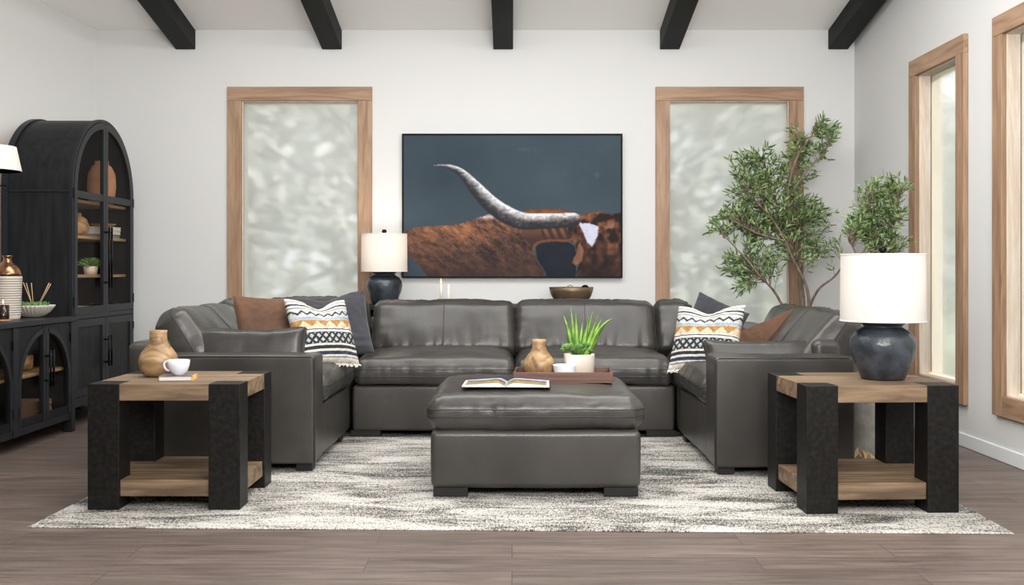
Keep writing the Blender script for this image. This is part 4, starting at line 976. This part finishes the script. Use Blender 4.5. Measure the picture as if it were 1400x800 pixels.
x, y = XYc(143, .15); lathe_thing('bowl', 'low black bowl at the bottom behind the glass cabinet door', 'bowl', [(.04, 0), (.09, .035), (.11, .06), (.10, .06), (.08, .035), (0, .012)], (x, y, .80), M['metalblack'])

# ---------------------------------------------------------------- sideboard
SX = -3.06; SY1 = 6.96; SY0 = 5.30; SH = .803; SD = .44
sb = thing('sideboard', 'low black sideboard with arched glass doors along the left side', 'sideboard', (SX, SY0, 0))
L = SY1 - SY0
MB().box(-SD, .018, -.01, L + .01, SH - .035, SH).build('top', M['blacktop'], sb, bevel=.004)
for yy_ in (0, L - .025): MB().box(-SD + .01, 0, yy_, yy_ + .025, .1, SH - .035).build('side_panel', M['black'], sb)
MB().box(-SD + .01, -SD + .02, .025, L - .025, .1, SH - .035).build('back_panel', M['black'], sb)
MB().box(-SD + .02, -.03, .025, L - .025, .1, .12).build('bottom_board', M['black'], sb)
MB().box(-.03, .0, .025, L - .025, .09, .135).build('plinth', M['blacktop'], sb, bevel=.002)
for yy_ in (0, L / 2 - .03, L - .06):
    MB().box(-.05, .008, yy_, yy_ + .06, 0 if yy_ != L / 2 - .03 else .09, SH - .035).build('post', M['blacktop'], sb, bevel=.003)
for yy_ in (0, L - .06): MB().box(-SD + .01, -SD + .06, yy_, yy_ + .06, 0, .1).build('foot', M['blacktop'], sb)
MB().box(-SD + .02, -.05, .025, L - .025, .432, .452).build('shelf', M['shelfwood'], sb)
bay = (L - .06 * 3) / 2
for bnum in range(2):
    ya = .06 + bnum * (bay + .06)
    for s in (-1, 1):
        cy = ya + bay / 2; r0 = bay / 2 - .003; zt = SH - .04; zb = .138
        N = 20; rr = r0 - .035; zsp = zt - .05 - rr
        a, b = sorted((cy + s * .002, cy + s * r0))
        # quarter-arch opening
        inn = [(cy + s * rr, zb + .05)] + [(cy + s * rr * math.cos(math.pi / 2 * i / N * .93), zsp + rr * math.sin(math.pi / 2 * i / N * .93)) for i in range(N + 1)] + [(cy + s * .04, zsp + rr * .995), (cy + s * .04, zb + .05)]
        out = [(cy + s * r0, zb)] + [(cy + s * r0, zb + (zt - zb) * i / (N * .6)) for i in range(1, int(N * .6) + 1)]
        rem = len(inn) - len(out) - 2
        out += [(cy + s * (r0 - (r0 - .002) * (i + 1) / (rem + 1)), zt) for i in range(rem)] + [(cy + s * .002, zt), (cy + s * .002, zb)]
        d = MB().strip(out, inn, -.022, 0.0, 'x', True).build('door', M['black'], sb)
        # raised arch rib
        o2 = [(cy + s * (rr + .034), zb)] + [(cy + s * (rr + .034) * math.cos(math.pi / 2 * i / N * .95), zsp + (rr + .034) * math.sin(math.pi / 2 * i / N * .95)) for i in range(N + 1)]
        i2 = [(cy + s * rr, zb)] + [(cy + s * rr * math.cos(math.pi / 2 * i / N * .95), zsp + rr * math.sin(math.pi / 2 * i / N * .95)) for i in range(N + 1)]
        MB().strip(o2, i2, 0, .006, 'x').box(0, .006, *sorted((cy + s * .003, cy + s * .04)), zb, zt - .01).build('moulding', M['blacktop'], d, auto=35)
        MB().prism([(p[0], p[1]) for p in inn], -.014, -.010, 'x').build('pane', M['cabglass'], d)
        h = MB().tube([(.045, cy + s * .022, .36), (.045, cy + s * .022, .60)], .007, 10)
        for z in (.40, .56): h.tube([(.0, cy + s * .022, z), (.045, cy + s * .022, z)], .006, 8)
        h.build('handle', M['metalblack'], d, smooth=True)
        for z in (.24, .66): MB().box(-.0, .009, cy + s * r0 - .007, cy + s * r0 + .007, z - .03, z + .03).build('hinge', M['metalblack'], d)
# inside the sideboard
yc = lambda px, X: -X * F / (700 - px)
X = SX - .2; lathe_thing('pot', 'tan pot with leaves behind the sideboard glass, on its shelf', 'potted plant', [(.035, 0), (.05, .02), (.052, .1), (.046, .1), (0, .09)], (X, yc(34, X), .452), M['vasewood'])
mbp = MB(); r = random.Random(3)
for q in range(30):
    a = r.uniform(0, 6.28); L_ = r.uniform(.04, .1); blade(mbp, (0, 0, .09), (L_ * math.cos(a) * .8, L_ * math.sin(a) * .8, .09 + L_), .008, .01, 5)
mbp.build('leaves', M['succ'], bpy.data.objects['pot'], smooth=True)
for i in range(4):
    o = MB().box(-.10, .10, -.075, .075, .003, .029).box(-.103, .103, -.078, .078, 0, .003).box(-.103, .103, -.078, .078, .029, .032).build('book', M['tanbook'], loc=(SX - .17, yc(43, SX - .17), .1205 + .0325 * i), rot=(0, 0, R((4, -5, 3, -2)[i])))
    tag(o, ['lowest', 'second lowest', 'second highest', 'topmost'][i] + ' tan book of the pile at the bottom of the sideboard', 'book', 'books piled in the sideboard')
# on the sideboard
gv = thing('vase', 'large grey ribbed vase with a bronze glazed shoulder and neck on the sideboard', 'vase', (-3.285, 6.48, SH))
pr = [(.074, 0), (.078, .01)]; n_ = 17
for i in range(n_):
    z0 = .012 + i * .0155; rr = .080 + .010 * i / n_; pr += [(rr - .003, z0), (rr, z0 + .004), (rr, z0 + .011), (rr - .003, z0 + .0155)]
pr += [(.088, .28)]
MB().lathe(pr, 56).build('ribbed_body', M['stone_ceramic'], gv, smooth=True)
MB().lathe([(.088, .28), (.086, .30), (.074, .332), (.052, .356), (.030, .372), (.024, .39), (.026, .405), (.036, .415), (.030, .415), (.02, .40), (0, .38)], 48).build('neck', M['bronze'], gv, smooth=True)
rb = thing('bowl', 'white fluted bowl of moss and reed sticks on the sideboard', 'bowl', (-3.245, 6.74, SH))
MB().lathe([(.045, 0), (.075, .012), (.11, .040), (.132, .070), (.140, .084), (.132, .084), (.12, .06), (.09, .03), (0, .015)], 160, rib=.028, ribn=32).build('shell', M['stone_ceramic'], rb, smooth=True)
ms = MB()
for q in range(150):
    a = r.uniform(0, 6.28); rr = .10 * math.sqrt(r.random()); L_ = r.uniform(.02, .035); p0 = (rr * math.cos(a), rr * math.sin(a), .062)
    blade(ms, p0, (p0[0] + r.uniform(-.02, .02), p0[1] + r.uniform(-.02, .02), .075 + L_), .008, 0, 4)
ms.lathe([(.0, .03), (.10, .045), (.122, .068), (.06, .078), (0, .08)], 30)
ms.build('moss', M['succ'], rb, smooth=True)
kk = F / 6.74
for (px, py, bx) in ((33, 386, 46), (35.5, 387, 45), (42, 387, 45), (64.5, 387, 50), (69, 388, 51)):
    MB().tube([((bx - 44) / kk, r.uniform(-.02, .02), .06), ((px - 44) / kk, r.uniform(-.03, .03), H + (HY - py) / kk - SH)], .0028, 7).build('reed_stick', M['reed'], rb, smooth=True)
cn = thing('jar_candle', 'dark glass jar candle on a tan coaster on the sideboard', 'candle', (-3.21, 6.28, SH))
MB().lathe([(.048, 0), (.048, .010), (0, .010)], 32).build('coaster', M['terracotta'], cn, smooth=False)
MB().lathe([(.034, .0105), (.036, .018), (.036, .10), (.0335, .10), (.0335, .03), (0, .028)], 36).build('jar', M['glassdark'], cn, smooth=True)
MB().lathe([(0, .108), (.004, .114), (.003, .126), (0, .134)], 10).build('flame', M['flame'], cn, smooth=True)
MB().lathe([(.033, .03), (.033, .075), (0, .075)], 30).tube([(0, 0, .075), (0, 0, .11)], .001, 5).build('wax', M['wax'], cn)
# wall-side lamp at the far left edge
kk = F / 6.3; lx = (-14 - 700) / kk
fl = thing('floor_lamp', 'black floor lamp with a white tapered shade at the left edge', 'floor lamp', (-3.62, 6.3, 0))
off = lx + 3.62
MB().lathe([(.14, 0), (.14, .015), (.02, .022), (0, .022)], 40).build('foot', M['metalblack'], fl, (0, 0, 0), smooth=True)
zs0 = H + (HY - 233.5) / kk; zs1 = H + (HY - 200) / kk
MB().tube([(0, 0, .02), (0, 0, zs0 - .1), (0, 0, H + (HY - 254) / kk), (off, 0, H + (HY - 254) / kk), (off, 0, zs0 + .05)], .008, 10).build('pole', M['metalblack'], fl)
MB().tube([(off, 0, H + (HY - 254) / kk), ((9 - 700) / kk + 3.62, 0, H + (HY - 254) / kk)], .004, 8).build('switch_rod', M['metalblack'], fl)
r0, r1 = 40 / kk, 33 / kk
MB().lathe([(r0, zs0), (r1, zs1), (r1 - .003, zs1), (r0 - .003, zs0), (r0, zs0)], 60, (off, 0, 0)).build('shade', M['shade'], fl, auto=40)
MB().lathe([(0, zs0 + .05), (.02, zs0 + .06), (.025, zs0 + .09), (0, zs0 + .12)], 16, (off, 0, 0)).build('bulb', M['bulb'], fl, smooth=True)
l = bpy.data.lights.new('lamp_light', 'POINT'); l.energy = 4; l.color = (1, .8, .62); l.shadow_soft_size = .05
lo = bpy.data.objects.new('lamp_light', l); C.objects.link(lo); lo.parent = fl; lo.location = (off, 0, zs0 + .1)

# ---------------------------------------------------------------- olive trees
def olive(name, label, base, pot_r, pot_h, stems, blobs, seed, nleaf, leafL=.055, pot_m='concrete', reach=.5):
    """stems: polylines (world). blobs: (centre, radii, weight) volumes the foliage fills (world)."""
    r = random.Random(seed); t = thing(name, label, 'potted tree', base); B = Vector(base)
    MB().lathe([(pot_r * .8, 0), (pot_r * .84, .01), (pot_r, pot_h), (pot_r * .93, pot_h), (pot_r * .9, pot_h - .05), (0, pot_h - .05)], 48).build('pot', M[pot_m], t, smooth=False)
    tr_ = MB(); pts = []
    for st, ra, rb_ in stems:
        cm = [Vector(p) - B for p in catmull(st, 8)]
        cm = [p + Vector((noise.noise(p * 4), noise.noise(p * 4 + Vector((9, 1, 3))), 0)) * .025 for p in cm]; n = len(cm)
        tr_.tube(cm, [ra + (rb_ - ra) * (i / (n - 1)) ** .8 for i in range(n)], 9)
        pts += cm[int(n * .3):]
    fol = MB(); fr = MB(); tw = MB()
    wsum = sum(b[2] for b in blobs)
    count = 0
    while count < nleaf:
        q = r.random() * wsum
        for c, rad, wt in blobs:
            q -= wt
            if q <= 0: break
        v = Vector((r.gauss(0, 1), r.gauss(0, 1), r.gauss(0, 1))).normalized() * (r.random() ** .45)
        e = Vector((c[0] + v.x * rad[0], c[1] + v.y * rad[1], c[2] + v.z * rad[2])) - B
        if (e + B).x > XR - .05 or (e + B).y > YB - .06: continue
        # nearest stem point below
        s = min(pts, key=lambda p: (p - e).length + .35 * max(0, p.z - e.z))
        d = (e - s)
        if d.length > .30: s = e - d.normalized() * .30
        d = e - s
        tip = e + Vector((0, 0, .05)) + d.normalized() * .03 if d.length > 0 else e
        n = 6; path = [s + (tip - s) * (i / n) + Vector((0, 0, .03)) * math.sin(i / n * 3.14) for i in range(n + 1)]
        tw.tube(path, [.0028 - .0018 * i / n for i in range(n + 1)], 4)
        L = (tip - s).length; k_ = max(4, int(L / .024))
        for i in range(k_):
            if i / k_ < .25: continue
            u = i / k_; p = s + (tip - s) * u + Vector((0, 0, .03)) * math.sin(u * 3.14)
            ax = (tip - s).normalized(); sd = ax.cross(Vector((r.uniform(-1, 1), r.uniform(-1, 1), r.uniform(-1, 1)))).normalized()
            for sg in (1, -1):
                dv = (ax * r.uniform(.5, 1.1) + sd * sg * r.uniform(.5, 1) + Vector((0, 0, r.uniform(-.15, .35)))).normalized()
                LL = leafL * r.uniform(.6, 1.15); wv = dv.cross(Vector((r.uniform(-1, 1), r.uniform(-1, 1), r.uniform(-.3, 1)))).normalized() * LL * .105
                nv = dv.cross(wv).normalized() * LL * .06
                a0 = p; fol.add([a0, a0 + dv * LL * .35 + wv + nv, a0 + dv * LL * .75 + wv * .75, a0 + dv * LL, a0 + dv * LL * .75 - wv * .75, a0 + dv * LL * .35 - wv + nv], [(0, 1, 2, 3, 4, 5)])
                count += 1
            if r.random() < .015: fr.lathe([(.006 * math.sin(i2 * math.pi / 6), -.008 * math.cos(i2 * math.pi / 6)) for i2 in range(7)], 8, p + Vector((0, 0, -.012)))
    tr_.build('trunk', M['bark'], t, smooth=True); tw.build('twigs', M['bark'], t, smooth=True)
    fol.build('foliage', M['leaf'], t); fr.build('olives', M['olive'], t, smooth=True)
    MB().lathe([(0, pot_h - .03), (pot_r * .88, pot_h - .048), (pot_r * .88, pot_h - .0495), (0, pot_h - .0495)], 30).build('soil', M['soil'], t)
    return t
TY = 7.98
def W(px, py, y=TY): return place(px, py, y)
bx, by = W(1092, 400)[0], TY
b0 = (bx, by, .32)
stems = [
    ([b0, W(1096, 420), W(1093, 370), W(1088, 320, 7.95), W(1078, 270, 7.9), W(1088, 215, 7.9), W(1112, 185, 7.9)], .03, .006),
    ([b0, W(1090, 430, 7.9), W(1072, 420, 7.85), W(1055, 395, 7.8), W(1035, 370, 7.75), W(1012, 345, 7.75), W(990, 322, 7.75)], .016, .004),
    ([b0, W(1105, 430, 7.8), W(1103, 395, 7.8), W(1088, 360, 7.8), W(1072, 330, 7.8), W(1050, 290, 7.85), W(1020, 265, 7.9)], .016, .004),
    ([b0, W(1104, 432, 7.9), W(1118, 400, 7.8), W(1140, 380, 7.7), W(1152, 360, 7.7)], .015, .006),
    ([W(1088, 320, 7.95), W(1060, 270, 8.0), W(1050, 235, 8.0), W(1040, 215, 8.0)], .012, .003),
    ([W(1078, 270, 7.9), W(1100, 240, 7.8), W(1130, 205, 7.8)], .010, .003),
    ([W(1072, 330, 7.8), W(1040, 320, 7.8), W(1000, 300, 7.8)], .010, .003),
]
s_ = TY / F
blobs = [((*W(1045, 265),), (.30, .24, .22), 2.2), ((*W(1062, 300),), (.36, .26, .30), 3.2), ((*W(1098, 225),), (.22, .18, .26), 1.7), ((*W(1128, 190),), (.10, .1, .12), .5), ((*W(1020, 310),), (.26, .2, .2), 1.8),
         ((*W(985, 318),), (.12, .12, .09), .6), ((*W(1100, 310),), (.26, .2, .16), 1.4), ((*W(1045, 360),), (.26, .2, .16), 1.1), ((*W(1010, 370),), (.16, .12, .12), .5),
         ((*W(1120, 350, 7.8),), (.2, .15, .18), .7), ((*W(1015, 402, 7.75),), (.06, .06, .06), .2), ((*W(1010, 225),), (.08, .08, .08), .15), ((*W(1040, 232),), (.16, .14, .14), .7)]
olive('olive_tree', 'tall potted olive tree in the corner behind the sofa', (bx, by, 0), .2, .36, stems, blobs, 11, 5600, .072)
bx2, by2 = 2.22, 6.12
b2 = (bx2, by2, .55)
stems2 = [([b2, W(1200, 400, 6.42), W(1198, 350, 6.42), W(1190, 300, 6.42), W(1185, 262, 6.42)], .014, .004), ([b2, W(1210, 400, 6.4), W(1215, 340, 6.4), W(1225, 290, 6.4), W(1232, 255, 6.4)], .012, .004), ([b2, W(1190, 390, 6.35), W(1170, 345, 6.35), W(1160, 330, 6.35)], .01, .003)]
blobs2 = [((*W(1200, 312, 6.42),), (.19, .18, .16), 2.2), ((*W(1222, 275, 6.4),), (.09, .09, .13), .9), ((*W(1190, 275, 6.42),), (.10, .09, .1), .5), ((*W(1172, 325, 6.4),), (.10, .1, .07), .7), ((*W(1210, 345, 6.4),), (.18, .15, .1), 1.0)]
olive('olive_tree', 'smaller potted olive tree behind the right lamp, by the right wall', (bx2, by2, 0), .17, .58, stems2, blobs2, 12, 1900, .062)
o = MB(); r = random.Random(8)
for q in range(7):
    a = q * .9; o.add([(0, 0, .004), (.05 * math.cos(a), .03 * math.sin(a), .012 + .01 * (q % 3)), (.075 * math.cos(a + .25), .05 * math.sin(a + .25), .004), (.04 * math.cos(a + .5), .03 * math.sin(a + .5), .02)], [(0, 1, 2, 3)])
o = o.build('dried_leaf_cluster', M['reed'], loc=(2.06, 5.86, .0), solid=.001); o.scale = (1.25, 1.2, 2.4); tag(o, 'crumpled dry leaves on the floor beside the grey planter', 'dry leaves')
